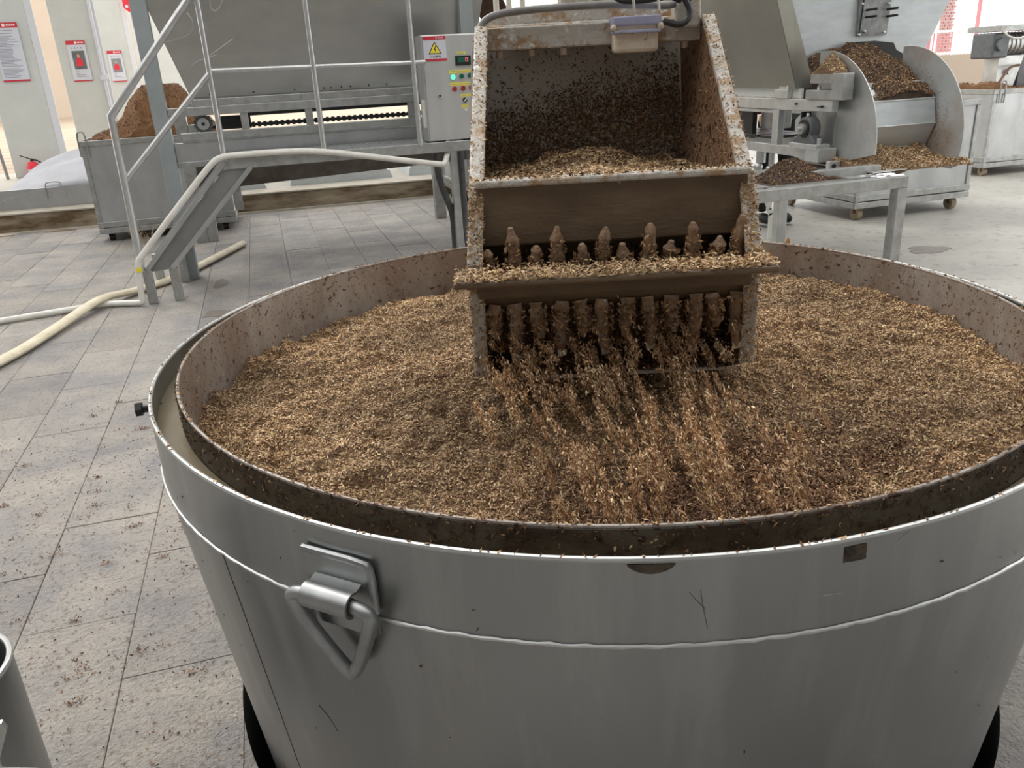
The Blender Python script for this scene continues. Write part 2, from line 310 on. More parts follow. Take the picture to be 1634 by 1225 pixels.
# ============================================================ SETTING
DC = (0.698, 1.711)                                    # axis of the big drum
HOLE = 0.945
def ring_plane(mb, x0, x1, y0, y1, z, c, r, n=96):
    ang = sorted(set([2*PI*k/n for k in range(n)] + [math.atan2(y-c[1], x-c[0]) % (2*PI) for x in (x0, x1) for y in (y0, y1)]))
    inn, out = [], []
    for a in ang:
        ca, sa = math.cos(a), math.sin(a); inn.append((c[0]+r*ca, c[1]+r*sa, z))
        t = min([(x1-c[0])/ca if ca > 1e-9 else 1e9, (x0-c[0])/ca if ca < -1e-9 else 1e9, (y1-c[1])/sa if sa > 1e-9 else 1e9, (y0-c[1])/sa if sa < -1e-9 else 1e9])
        out.append((c[0]+t*ca, c[1]+t*sa, z))
    N = len(ang); mb.add(inn+out, [(k, (k+1) % N, N+(k+1) % N, N+k) for k in range(N)])
mb = MB(); ring_plane(mb, -9, 2.47, -5, 9.8, -0.006, DC, HOLE+0.002)
mb.lathe([(HOLE, -0.001), (HOLE, -0.42), (0.02, -0.42)], DC, 96)
floor = struct(mb.build('floor', 'grout'))
for p in floor.data.polygons:
    pass
floor.data.materials.append(MATS['pit_dark'])
for p in floor.data.polygons:
    c = p.center + floor.location
    if c.z < -0.02: p.material_index = 1
# stone tiles, running bond 0.3 x 0.6
def project(p):
    q = Vector(p) - CAM; d = q.dot(CF)
    if d < 0.05: return None
    return 817 + 1291.165*q.dot(CR)/d, 612.5 + 1291.165*q.dot(CD)/d, d
tb = MB().box((-0.148, -0.2985, -0.03), (0.148, 0.2985, 0)); tile0 = None
tiles = []
for i in range(-11, 11):
    xa = -0.8427 + 0.3*i
    for j in range(-12, 12):
        ya = 2.754 + 0.6*j + (0 if i % 2 == 0 else 0.316)
        if ya > 9.6: continue
        c = (xa+0.15, ya+0.3); cor = [(xa, ya), (xa+.3, ya), (xa, ya+.6), (xa+.3, ya+.6)]
        rr = [math.hypot(x-DC[0], y-DC[1]) for x, y in cor]
        if max(rr) < HOLE: continue
        q = project((c[0], c[1], 0)); vis = 0
        if q and -90 < q[0] < 1724 and -60 < q[1] < 1300: vis = 1/q[2]**2
        tiles.append((vis, i, j, xa, ya, min(rr) < HOLE+0.03 or math.hypot(min(max(DC[0], xa), xa+.3)-DC[0], min(max(DC[1], ya), ya+.6)-DC[1]) < HOLE))
tiles.sort(reverse=True); rest = MB(); me_t = None
for k, (vis, i, j, xa, ya, cut) in enumerate(tiles):
    cx, cy = xa+0.15, ya+0.3; dz = random.uniform(-0.0012, 0.0012)
    if cut:
        nx, ny = 15, 30; vs = {}; mb = MB(); xs = [xa+.0012+.2976*a/nx for a in range(nx+1)]; ys = [ya+.0012+.5976*a/ny for a in range(ny+1)]
        V = []
        for b in ys:
            for a in xs:
                r = math.hypot(a-DC[0], b-DC[1]); V.append((a, b, r))
        F = []
        for b in range(ny):
            for a in range(nx):
                q = [b*(nx+1)+a, b*(nx+1)+a+1, (b+1)*(nx+1)+a+1, (b+1)*(nx+1)+a]
                if any(V[t][2] > HOLE for t in q): F.append(q)
        pts = [((DC[0]+(a-DC[0])*HOLE/r, DC[1]+(b-DC[1])*HOLE/r, dz) if r < HOLE else (a, b, dz)) for a, b, r in V]
        used = sorted({t for q in F for t in q}); ix = {t: n_ for n_, t in enumerate(used)}
        mb.add([pts[t] for t in used], [[ix[t] for t in q] for q in F])
        if not F: continue
        o = mb.build('tile', 'tile_stone', floor)
        md = o.modifiers.new('thickness', 'SOLIDIFY'); md.thickness = 0.03; md.offset = -1
    elif k < 292:
        if me_t is None:
            o = MB().box((-0.1488, -0.2991, -0.03), (0.1488, 0.2991, 0), bev=0.0012).build('tile', 'tile_stone', floor); me_t = o.data
            # recentre shared mesh
            me_t.transform(Matrix.Translation(floor.location))
        else:
            o = bpy.data.objects.new('tile', me_t); C.objects.link(o); o.parent = floor
        o.location = Vector((cx, cy, dz)) - floor.location
    else:
        rest.box((xa+.0012, ya+.0012, -0.03), (xa+.2988, ya+.5988, dz))
if rest.v: tag(rest.build('tile_field', 'tile_stone', floor), kind='stuff')
def stain(x, y, rx, ry, par):
    n = 28; pts = [(x+rx*math.cos(2*PI*k/n)*(1+.22*math.sin(3*2*PI*k/n+x*9)+.12*math.sin(7*2*PI*k/n)), y+ry*math.sin(2*PI*k/n)*(1+.2*math.sin(2*2*PI*k/n+y*5)), 0.0015) for k in range(n)]
    MB().prism(pts, (0, 0, 0.0008)).build('wet_stain', 'stain', par)
for q in ((-0.449, 6.279, .05, .14), (-0.694, 5.941, .035, .06), (-0.448, 5.41, .08, .10), (0.927, 9.109, .12, .10)): stain(*q, floor)
# jointless chiselled slab on the right
sl_ = struct(MB().box((2.472, -5, -0.1), (26, 30, 0)).build('floor_slab', 'slab')); stain(4.506, 4.725, .16, .10, sl_)
# raised floor of the pit hall and its kerb
struct(MB().box((-30, 9.95, -0.1), (2.47, 15.2, 0.2)).add([(2.47,9.95,.2),(4.6,9.95,.2),(4.6,15.2,.2),(2.47,15.2,.2),(4.6,9.95,0),(4.6,15.2,0),(2.47,9.95,0),(2.47,15.2,0)], [(0,1,2,3),(1,4,5,2),(0,6,4,1)]).build('floor_upper', 'upper_slab'))
struct(MB().box((-40, 15.2, -0.1), (6, 60, 0.195)).build('floor_mats', 'planks'))
k = Matrix.Rotation(R(-2.6), 4, 'Z')
kerb = struct(MB(Matrix.Translation((0, 9.75, 0)) @ k).box((-8, 0, -0.05), (4.4, 0.3, 0.185)).build('trim_1', 'kerb', bev=0.012))
MB(Matrix.Translation((0, 9.75, 0)) @ k).box((-8, -0.008, 0.185), (4.4, 0.305, 0.205)).build('kerb_coping', 'kerb_top', kerb, bev=0.006)
MB(Matrix.Translation((0, 9.75, 0)) @ k).box((-8, -0.05, -0.02), (4.4, 0.0, 0.012)).build('mortar_fillet', 'kerb_top', kerb, bev=0.008)
# far cream wall, left wall; unseen near wall and gapped roof added to shape light
struct(MB().box((-40, 46, 0), (-1.5, 46.4, 12)).build('wall_back', 'cream_wall'))
wb = struct(MB().box((-14, -4.3, 0), (14, -4, 5.8)).build('wall_near_added', 'hall_grey'))
wl = struct(MB().box((-9.3, -4, 0), (-9, 9, 5.8)).build('wall_left', 'hall_grey'))
roof = struct(MB().box((-14, -4.3, 5.8), (14, -1.5, 6.0)).box((-14, -0.8, 5.8), (14, 0.3, 6.0)).box((-14, 4.0, 5.8), (14, 5.2, 6.0)).box((-14, 7.8, 5.8), (14, 9.6, 6.0)).box((-14, 11.2, 5.8), (18, 13.2, 6.0)).box((-14, 14.6, 5.8), (18, 17.0, 6.0)).build('ceiling_added', 'hall_grey'))

# ============================================================ BIG DRUM
drum = thing('steaming_drum', (DC[0], DC[1], -0.42), 'large round stainless steel drum full of brown mash, set in a floor pit', 'drum')
RO = 0.991; ZR = 0.814; ZW = 0.685; RI = 0.937; ZI = 0.83
MB().lathe([(0.02, -0.42), (0.862, -0.42), (0.910, 0.0), (RO, ZW), (RO, ZR), (RO-0.006, ZR), (RO-0.006, ZW), (0.93, 0.60), (0.02, 0.50)], DC, 160).build('outer_shell', 'steel_drum', drum, smooth=True)
vs = []; mb = MB(); n = 400
pts = [(DC[0]+(RO+0.001)*math.cos(2*PI*k/n), DC[1]+(RO+0.001)*math.sin(2*PI*k/n), ZW+0.0006*math.sin(k*1.7)+0.0005*math.sin(k*3.9)) for k in range(n)]
mb.tube(pts, [0.0028+0.0006*math.sin(k*2.3) for k in range(n)], 6, closed=True).build('weld_seam', 'steel_light', drum, smooth=True)
mb = MB().tube([(DC[0]+(RO-.003)*math.cos(2*PI*k/160), DC[1]+(RO-.003)*math.sin(2*PI*k/160), ZR+.001) for k in range(160)], 0.0042, 8, closed=True).build('outer_rim', 'steel_light', drum, smooth=True)
MB().lathe([(RI, 0.52), (RI, ZI), (RI-0.004, ZI), (RI-0.004, 0.52)], DC, 160, close=True).build('inner_wall', 'steel_inner', drum, smooth=True)
MB().lathe([(RI+.0006, 0.60), (RI+.0012, ZI-.004)], DC, 160).build('wall_film', 'steel_inner_wet', drum, smooth=True)
MB().tube([(DC[0]+(RI-.002)*math.cos(2*PI*k/160), DC[1]+(RI-.002)*math.sin(2*PI*k/160), ZI) for k in range(160)], 0.0032, 8, closed=True).build('inner_rim', 'steel_inner', drum, smooth=True)
tag(MB().lathe([(RI+.002, 0.768), (RO-.006, 0.768)], DC, 160).build('trough_water', 'water', smooth=True), 'murky brown water in the narrow trough around the drum rim', 'water', kind='stuff')
# vertical seams on the cone
def on_drum(a, z, out=0.0):
    r = RO if z >= ZW else 0.910 + (RO-0.910)*max(z, -0.4)/ZW
    return Vector((DC[0]+(r+out)*math.cos(a), DC[1]+(r+out)*math.sin(a), z))
for px_a in (-2.62, -0.9):
    MB().tube([on_drum(px_a, ZW-0.004-0.1*t, 0.0002) for t in range(10)], 0.0005, 6).build('vertical_seam', 'black_steel', drum, smooth=True)
# lifting handle: pad plate, sleeve and triangular ring
ha = math.atan2(0.995-DC[1], 0.018-DC[0]); nrm = Vector((math.cos(ha), math.sin(ha), 0)); tg = Vector((-math.sin(ha), math.cos(ha), 0))
HM = Matrix(((tg.x, nrm.x, 0, DC[0]+nrm.x*(RO)), (tg.y, nrm.y, 0, DC[1]+nrm.y*(RO)), (0, 0, 1, 0), (0, 0, 0, 1)))
hd = bpy.data.objects.new('handle', None)
pad = MB(HM).box((-0.056, -0.006, 0.655), (0.056, 0.008, 0.775), bev=0.003).build('handle', 'steel_drum', drum)
MB(HM).tube([(-0.058, 0.006, 0.777), (0.05, 0.006, 0.777), (0.058, 0.006, 0.768), (0.058, 0.006, 0.70)], 0.006, 8, smooth=1).build('pad_weld', 'steel_handle', pad, smooth=True)
MB(HM).tube([(-0.058, 0.006, 0.700), (-0.058, 0.006, 0.655)], 0.006, 8).build('pad_weld', 'steel_handle', pad, smooth=True)
mb = MB(HM)                                           # C-shaped sleeve
pr = [(0.036-0.019*math.cos(a)-0.0, 0.722+0.019*math.sin(a)) for a in [R(-40+ t*260/12) for t in range(13)]]
prof = [(0.008, 0.742)] + [(0.03+0.019*math.sin(R(-30+t*17)), 0.722+0.019*math.cos(R(-30+t*17))) for t in range(13)]
inner = [(0.008, 0.738)] + [(0.03+0.015*math.sin(R(-30+t*17)), 0.722+0.015*math.cos(R(-30+t*17))) for t in range(13)]
poly = [(-0.040, y, z) for y, z in prof + inner[::-1]]
n_ = len(poly); h_ = n_//2
mb.add(poly + [(0.040, y, z) for _, y, z in poly], [(k, k+1, n_+k+1, n_+k) for k in range(n_-1)] + [(n_-1, 0, n_, 2*n_-1)]
       + [(k, n_-1-k, n_-2-k, k+1) for k in range(h_-1)] + [(n_+k, n_+k+1, 2*n_-2-k, 2*n_-1-k) for k in range(h_-1)])
mb.build('sleeve', 'steel_handle', pad, smooth=True)
ringp = [(-0.066, 0.03, 0.722), (0.064, 0.03, 0.722), (0.068, 0.031, 0.700), (0.012, 0.012, 0.584), (-0.006, 0.012, 0.584), (-0.070, 0.031, 0.700)]
MB(HM).tube(ringp, 0.0105, 12, closed=True, smooth=3).build('ring', 'steel_handle', pad, smooth=True)
# bolt through the left of the rim
ba = math.atan2(1.728-DC[1], -0.3-DC[0]); b0 = on_drum(ba, 0.762, -0.01); bd = Vector((math.cos(ba), math.sin(ba), 0.0))
bolt = MB().cyl(b0, b0+bd*0.045, 0.0085, n=14).build('bolt', 'black_steel', drum, smooth=True)
MB().cyl(b0+bd*0.040, b0+bd*0.053, 0.0155, n=6).build('bolt_head', 'black_steel', bolt)
# stuck residue: dried patch; dark crescent painted for the drain gap under the rim
def patch(a0, a1, z0, z1, name):
    mb = MB(); nx, nz = 14, 9; vs = []
    for i in range(nz+1):
        for j in range(nx+1):
            u, v = j/nx, i/nz; e = 0.06*math.sin(7*u+3*v)+0.05*math.sin(13*v)
            vs.append(on_drum(a0+(a1-a0)*(u+e*0.3*(abs(v-.5)*2)), z0+(z1-z0)*(v+e*0.3*(abs(u-.5)*2)), 0.0016*math.sin(PI*min(max(u, .04), .96))*math.sin(PI*min(max(v, .04), .96))+0.0004))
    mb.add(vs, [(i*(nx+1)+j, i*(nx+1)+j+1, (i+1)*(nx+1)+j+1, (i+1)*(nx+1)+j) for i in range(nz) for j in range(nx)])
    return mb.build(name, 'residue_and_gap', drum, smooth=True)
def drum_angle(px, py):                               # angle on the drum wall seen through a pixel of the photo
    d = CR*((px-817)/1291.165) + CD*((py-612.5)/1291.165) + CF
    a = d.x**2+d.y**2; b = -(d.x*DC[0]+d.y*DC[1]); c = DC[0]**2+DC[1]**2-RO**2; t = (-b-math.sqrt(b*b-a*c))/a
    p = CAM + d*t; return math.atan2(p.y-DC[1], p.x-DC[0]), p.z
a0, z0 = drum_angle(1345, 898); a1, z1 = drum_angle(1384, 866); patch(a0, a1, z0, z1, 'residue_patch')
a0, z0 = drum_angle(1000, 900); a1, z1 = drum_angle(1078, 900)
mb = MB(); vs = []
for j in range(17):
    u = j/16; a = a0+(a1-a0)*u; vs += [on_drum(a, ZR-0.004, 0.001), on_drum(a, ZR-0.005-0.013*math.sin(PI*u)**0.7, 0.0012)]
mb.add(vs, [(2*j, 2*j+2, 2*j+3, 2*j+1) for j in range(16)]); mb.build('dark_gap_crescent', 'residue_and_gap', drum)

for q in ([(1118, 942), (1122, 968), (1129, 1002)], [(1100, 945), (1112, 958), (1126, 972)], [(487, 1143), (503, 1166), (515, 1190)]):
    MB().tube([on_drum(*drum_angle(*p), 0.0002) for p in q], 0.0004, 5).build('scratch', 'black_steel', drum)
for q in ([(1311, 950), (1342, 946)], [(1428, 866), (1450, 848)]): MB().tube([on_drum(*drum_angle(*p), 0.0002) for p in q], 0.0004, 5).build('scratch', 'steel_light', drum)
a = rng.uniform(PI*1.0, PI*1.95, 130); z = rng.uniform(0.05, 0.80, 130); P = [on_drum(x, y, 0.0005) for x, y in zip(a, z)]
husks('spatter', P, [on_drum(x, y, 1.0)-on_drum(x, y) for x, y in zip(a, z)], 'husk_mid', drum, L=(0.003, 0.008), tilt=.3)
# ------------------------------------------------------------ mash in the drum
def mash_z(X, Y):
    r = np.hypot(X-DC[0], Y-DC[1])
    z = 0.705 + 0.03*np.clip((X-DC[0])/0.9, -1, 1) + 0.035*np.clip(1-r/0.9, 0, 1)
    z -= 0.02*np.exp(-(((X-0.62)/0.22)**2+((Y-1.05)/0.2)**2))
    z = z + 0.05*vnoise(X, Y, 0.22, 1)*np.clip(1.1-0.3*r, 0, 1) + 0.026*vnoise(X, Y, 0.075, 2) + 0.020*vnoise(X, Y, 0.034, 3) + 0.015*vnoise(X, Y, 0.018, 4)
    return z
nr, na = 150, 420
rr_, aa_ = np.meshgrid(np.linspace(0.004, RI-0.0045, nr), np.linspace(0, 2*PI, na+1), indexing='ij')
X = DC[0]+rr_*np.cos(aa_); Y = DC[1]+rr_*np.sin(aa_); Z = mash_z(X, Y)
mash = grid_mesh('mash_bed', X, Y, Z, 'mash_base'); tag(mash, 'bed of damp brown grain husks filling the big drum', 'mash', kind='stuff')
n = 280000; r = (RI-0.008)*np.sqrt(rng.uniform(0, 1, n)); a = rng.uniform(0, 2*PI, n)
px_, py_ = DC[0]+r*np.cos(a), DC[1]+r*np.sin(a); e = 0.004
zz = mash_z(px_, py_); gx = (mash_z(px_+e, py_)-zz)/e; gy = (mash_z(px_, py_+e)-zz)/e
nn = np.stack([-gx, -gy, np.ones(n)], 1); nn /= np.linalg.norm(nn, axis=1)[:, None]
husks('husk_layer', np.stack([px_, py_, zz+rng.uniform(-0.001, 0.005, n)], 1), nn, 'husk', mash, L=(0.0045, 0.0105), tilt=0.7)
n = 60000; fx = rng.normal(0.66, 0.24, n); fy = rng.normal(1.02, 0.17, n); k_ = np.hypot(fx-DC[0], fy-DC[1]) < RI-0.012; k_ &= vnoise(fx, fy, 0.07, 21)+rng.uniform(-.25, .25, n) > -0.02; fx, fy = fx[k_], fy[k_]
husks('fresh_husk_layer', np.stack([fx, fy, mash_z(fx, fy)+rng.uniform(0.001, 0.007, len(fx))], 1), np.tile([0, 0, 1.], (len(fx), 1)), 'husk_red', mash, L=(0.0045, 0.010), tilt=0.8)
# husks clinging to the walls and rims of the drum
n = 2600; a = rng.uniform(0, 2*PI, n); z = ZI - 0.13*rng.uniform(0, 1, n)**1.3
P = np.stack([DC[0]+(RI-.005)*np.cos(a), DC[1]+(RI-.005)*np.sin(a), z], 1); N = np.stack([-np.cos(a), -np.sin(a), 0*a], 1)
husks('clinging_husk', P, N, 'husk_mid', drum, L=(0.004, 0.009), tilt=0.4)
n = 1500; a = rng.uniform(PI*0.95, 2*PI*1.02, n); z = ZI - 0.05*rng.uniform(0, 1, n)**1.8
P = np.stack([DC[0]+(RI+.002)*np.cos(a), DC[1]+(RI+.002)*np.sin(a), z], 1); N = np.stack([np.cos(a), np.sin(a), 0*a], 1)
husks('clinging_husk', P, N, 'husk_dark', drum, L=(0.005, 0.010), tilt=0.5)
n = 900; a = rng.uniform(0, 2*PI, n); rad = np.where(rng.uniform(0, 1, n) < .62, RI-.002, RO-.003)
P = np.stack([DC[0]+rad*np.cos(a), DC[1]+rad*np.sin(a), np.where(rad < .95, ZI+.004, ZR+.005)], 1)
husks('clinging_husk', P, np.tile([0, 0, 1.], (n, 1)), 'husk_mid', drum, L=(0.005, 0.012), tilt=0.6)

# ============================================================ SCRAPER BUCKET (hangs over the drum)
psi = R(15.635); bu = Vector((math.cos(psi), -math.sin(psi), 0)); bv = Vector((math.sin(psi), math.cos(psi), 0))
def B(u, v, z): return bu*u + bv*v + Vector((0, 0, z))
U0 = 0.218; HW = 0.268
BM = Matrix(((bu.x, bv.x, 0, bu.x*U0), (bu.y, bv.y, 0, bu.y*U0), (0, 0, 1, 0), (0, 0, 0, 1)))   # local (u, v, z)
bk = thing('scraper_bucket', BM @ Vector((0, 1.85, 0.77)), 'dirty steel digging bucket with toothed rotor hanging over the drum', 'bucket')
def bb(name, a, b, m, bev=0.004, parent=None): return MB(BM).box(a, b).build(name, m, parent or bk, bev=bev)
side = [(2.03, 1.475), (1.635, 1.17), (1.545, 1.03), (1.555, 0.80), (1.62, 0.77), (1.86, 0.79), (2.16, 1.14), (2.28, 1.46)]
def sx_(sgn, z): return -HW+0.034*min(max((z-1.03)/0.44, 0), 1) if sgn < 0 else HW-0.014*(1-min(max((z-1.1)/0.3, 0), 1))
for sgn in (-1, 1):
    x = sgn*HW
    s_ = MB(BM).prism([(sx_(sgn, z), v, z) for v, z in side], (0.008*sgn, 0, 0)).build('side_plate', 'steel_bucket', bk)
    mb = MB(BM)                                       # caked flange along the front edge
    for k in range(3):
        (v0, z0), (v1, z1) = side[k], side[k+1]
        mb.obox((sx_(sgn, z0)+sgn*0.010, v0, z0), (sx_(sgn, z1)+sgn*0.010, v1, z1), 0.030, 0.014, up=(0, 1, 0.2))
    mb.build('edge_flange', 'bucket_rail', s_, bev=0.004)
    Pp = []
    for k in range(3):
        (v0, z0), (v1, z1) = side[k], side[k+1]
        for _ in range(420 if k != 2 else 260):
            t = random.random(); Pp.append(BM @ Vector((sx_(sgn, z0+(z1-z0)*t)+sgn*random.uniform(-0.006, 0.026), v0+(v1-v0)*t-0.010, z0+(z1-z0)*t+random.uniform(-.004, .008))))
    husks('caked_husk', Pp, np.tile(list(-bv+Vector((0, 0, .5))), (len(Pp), 1)), 'husk', s_, L=(0.004, 0.011), tilt=0.6)
    n = 2200; t = rng.uniform(0, 1, n); q = rng.uniform(0, 1, n)
    vv = 1.62+0.5*t; z_ = 1.10 + 0.36*q*np.clip((vv-1.6)/0.42, 0.1, 1)
    Pp = [BM @ Vector((sx_(sgn, b_)-sgn*0.002, a_, b_)) for a_, b_ in zip(vv, z_)]
    husks('caked_husk', Pp, np.tile(list(bu*-sgn), (n, 1)), 'husk_mid', s_, L=(0.004, 0.009), tilt=0.4)
back = MB(BM).add([(sx*HW, v, z) for v, z in [(2.28, 1.46), (2.16, 1.14), (1.86, 0.79), (1.62, 0.77)] for sx in (-1, 1)], [(0, 1, 3, 2), (2, 3, 5, 4), (4, 5, 7, 6)]).build('back_plate', 'bucket_back', bk)
md = back.modifiers.new('thickness', 'SOLIDIFY'); md.thickness = 0.008; md.offset = 1
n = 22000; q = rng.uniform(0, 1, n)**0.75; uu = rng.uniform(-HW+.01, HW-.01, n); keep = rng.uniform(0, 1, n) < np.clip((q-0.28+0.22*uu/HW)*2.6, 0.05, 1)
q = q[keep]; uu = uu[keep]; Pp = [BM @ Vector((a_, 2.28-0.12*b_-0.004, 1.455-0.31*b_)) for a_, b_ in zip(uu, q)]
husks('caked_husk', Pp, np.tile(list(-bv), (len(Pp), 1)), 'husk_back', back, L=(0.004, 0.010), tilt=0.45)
# top beam, cover plate, bolts
tbm = bb('top_beam', (-HW+.035, 2.05, 1.425), (HW, 2.12, 1.475), 'bucket_rail'); bb('top_cover', (-HW+.04, 2.10, 1.462), (HW-.01, 2.29, 1.482), 'bucket_rail')
bb('top_angle', (-HW+.045, 2.125, 1.475), (HW-.02, 2.18, 1.512), 'bucket_rail')
for x in (-0.205, -0.128, -0.052, 0.24): MB(BM).cyl((x, 2.09, 1.427), (x, 2.09, 1.410), 0.0085, n=10).build('bolt', 'dirty_white', tbm)
# front board, shelf, lip
bd_ = bb('front_board', (-HW, 1.615, 1.055), (HW, 1.632, 1.183), 'bucket_wet'); bb('board_lip', (-HW, 1.600, 1.172), (HW, 1.637, 1.186), 'bucket_rail', parent=bd_)
sh = bb('shelf', (-0.316, 1.45, 1.012), (0.286, 1.545, 1.024), 'bucket_wet'); bb('shelf_lip', (-0.275, 1.535, 0.968), (0.262, 1.547, 1.012), 'bucket_wet', parent=sh)
n = 2600; Pp = [BM @ Vector((random.uniform(-.314, .284), 1.45+0.09*random.random()**1.5, 1.026+0.012*random.random()**2)) for _ in range(n)]
husks('caked_husk', Pp, np.tile([0, 0, 1.], (n, 1)), 'husk', sh, L=(0.006, 0.014), tilt=0.6)
n = 900; Pp = [BM @ Vector((random.uniform(-HW, HW), 1.612-random.random()*.006, 1.172+0.02*random.random())) for _ in range(n)]
husks('caked_husk', Pp, np.tile([0, 0, 1.], (n, 1)), 'husk', bd_, L=(0.006, 0.014), tilt=0.7)
ap = bb('lower_apron', (-HW+.002, 1.70, 0.79), (HW-.016, 1.712, 1.05), 'bucket_wet')
n = 5200; Pp = [BM @ Vector((random.uniform(-HW+.01, HW-.02), 1.697-random.random()*.02, random.uniform(.79, 1.03))) for _ in range(n)]
husks('caked_husk', Pp, np.tile(list(-bv), (n, 1)), 'husk_red', ap, L=(0.005, 0.013), tilt=.8)
n = 5200; Pp = [BM @ Vector((random.uniform(-HW+.01, HW-.02), random.uniform(1.612, 1.70), .772+.035*random.random()**1.5)) for _ in range(n)]
husks('caked_husk', Pp, np.tile([0, 0, 1.], (n, 1)), 'husk_red', ap, L=(0.006, 0.014), tilt=.8)
# rotor with paddle teeth
rot = MB(BM).cyl((-HW, 1.605, 0.968), (HW, 1.605, 0.968), 0.04, n=20).build('rotor', 'bucket_wet', bk, smooth=True)
def tooth(u, up, ln):                                  # round peg with a chisel tip, wound with mash
    s = 1 if up else -1; lean = (-0.02 if up else -0.012); v0 = 1.592 if up else 1.565
    p = lambda t: (u+0.004*math.sin(u*90+t*3), v0+lean*t, 0.968+s*(0.02+(ln-0.02)*t))
    mb = MB(BM); N_ = 9
    mb.tube([p(k/N_) for k in range(N_+1)], [(0.0140+0.0026*math.sin(k*2.1+u*60)-0.003*(k/N_))*(1, .82, .45)[max(0, k-N_+2)] for k in range(N_+1)], 10)
    t_ = mb.build('tooth', 'tooth_caked', rot, smooth=True)
    if not up and (ln > .122 or random.random() < .2):
        e = Vector(p(1)); MB(BM).prism([e+Vector((-.0095, -.005, -.010*s)), e+Vector((.0095, -.005, -.010*s)), e+Vector((.0085, -.005, .002*s)), e+Vector((-.0075, -.005, .006*s))], (0, .010, 0)).build('tooth_tip', 'galv', t_)
    return t_
caked = []
for k in range(12):
    u = -0.247 + 0.0446*k
    for up in (True, False):
        ln = (0.128 if k % 2 else 0.092) * random.uniform(0.94, 1.05)
        tooth(u+random.uniform(-.004, .004), up, ln)
        for _ in range(130):
            t = random.random()**1.4; a = random.uniform(0, 2*PI); s = 1 if up else -1; rr = 0.0165*(1-0.2*t)
            caked.append((BM @ Vector((u+rr*math.cos(a), (1.592 if up else 1.565)+0.014*math.sin(a)-(0.02 if up else .012)*t, 0.968+s*(0.03+(ln-0.035)*t*0.8)))))
husks('caked_husk', caked, np.tile(list(-bv), (len(caked), 1)), 'husk_mid', rot, L=(0.007, 0.016), tilt=1.0)
# hanger post up to the crane, actuator, guide tubes
bb('hanger_post', (-0.052, 2.13, 1.50), (0.052, 2.24, 5.78), 'bucket_rail')
for x in (-0.205, -0.172, -0.137): MB(BM).cyl((x, 2.3, 1.50), (x+.006, 2.3, 5.78), 0.0075, n=10).build('guide_tube', 'white_plastic', bk, smooth=True)
bb('guide_clamp', (-0.235, 2.27, 1.485), (-0.12, 2.32, 1.503), 'bucket_rail')
# junction box with blue lid
jb = bb('junction_box', (0.058, 2.00, 1.405), (0.160, 2.055, 1.475), 'dirty_white', bev=0.008); bb('lid', (0.054, 1.995, 1.462), (0.165, 2.06, 1.482), 'blue_dirty', parent=jb, bev=0.004); bb('lid_rib', (0.056, 1.99, 1.446), (0.163, 2.058, 1.453), 'blue_dirty', parent=jb, bev=0.002)
for x in (0.056, 0.163): MB(BM).sphere((x, 1.995, 1.458), 0.008).build('lid_screw', 'dirty_white', jb, smooth=True)
MB(BM).tube([(-0.275, 2.0, 1.20), (-0.268, 2.03, 1.36), (-0.258, 2.035, 1.455), (-0.235, 2.04, 1.497), (-0.17, 2.04, 1.508), (0.02, 2.04, 1.512), (0.14, 2.04, 1.505), (0.21, 2.04, 1.50), (0.245, 2.06, 1.54)], 0.0085, 10, smooth=3).build('grey_cable', 'grey_cable', bk, smooth=True)
for pts in ([(0.040, 2.118, 5.7), (0.040, 2.118, 2.4), (0.035, 2.06, 1.62), (0.05, 1.99, 1.515), (0.12, 1.99, 1.510), (0.22, 2.0, 1.525), (0.24, 2.05, 1.505)], [(0.020, 2.118, 5.7), (0.020, 2.118, 2.4), (0.07, 2.02, 1.60), (0.115, 1.985, 1.522), (0.18, 1.99, 1.520), (0.21, 2.02, 1.51)], [(0.17, 2.0, 1.468), (0.21, 1.99, 1.455), (0.235, 2.0, 1.48), (0.215, 2.01, 1.52)]):
    MB(BM).tube(pts, 0.007, 8, smooth=3).build('black_hose', 'rubber', bk, smooth=True)
for x in (0.10, 0.155): MB(BM).tube([(x, 1.975, 1.49), (x-.004, 1.97, 1.525), (x+.008, 1.985, 1.54)], 0.003, 6, smooth=1).build('cable_tie', 'white_plastic', bk, smooth=True)
bb('actuator_bracket', (0.205, 2.03, 1.452), (0.262, 2.10, 1.515), 'bucket_rail', bev=0.006)
# mash inside the bucket
def inb(u, v):
    return 1.150 + 0.024*np.exp(-((u-0.0)/0.19)**2) - 0.012*np.abs(u)/HW + 0.03*vnoise(u, v, 0.06, 5) + 0.012*vnoise(u, v, 0.025, 6)
uu, vv = np.meshgrid(np.linspace(-HW+.003, HW-.003, 90), np.linspace(1.634, 2.15, 80)); zz = inb(uu, vv)
W_ = np.array([BM @ Vector((a, b, c)) for a, b, c in zip(uu.ravel(), vv.ravel(), zz.ravel())])
im = grid_mesh('bucket_mash', W_[:, 0].reshape(uu.shape), W_[:, 1].reshape(uu.shape), W_[:, 2].reshape(uu.shape), 'mash_base'); tag(im, 'loose tan mash heaped inside the digging bucket', 'mash', kind='stuff')
n = 13000; a_ = rng.uniform(-HW+.006, HW-.006, n); b_ = rng.uniform(1.636, 2.14, n); c_ = inb(a_, b_)+rng.uniform(0, .006, n)
husks('husk_layer', [BM @ Vector(t) for t in zip(a_, b_, c_)], np.tile([0, 0, 1.], (n, 1)), 'husk', im, L=(0.006, 0.014), tilt=0.6)
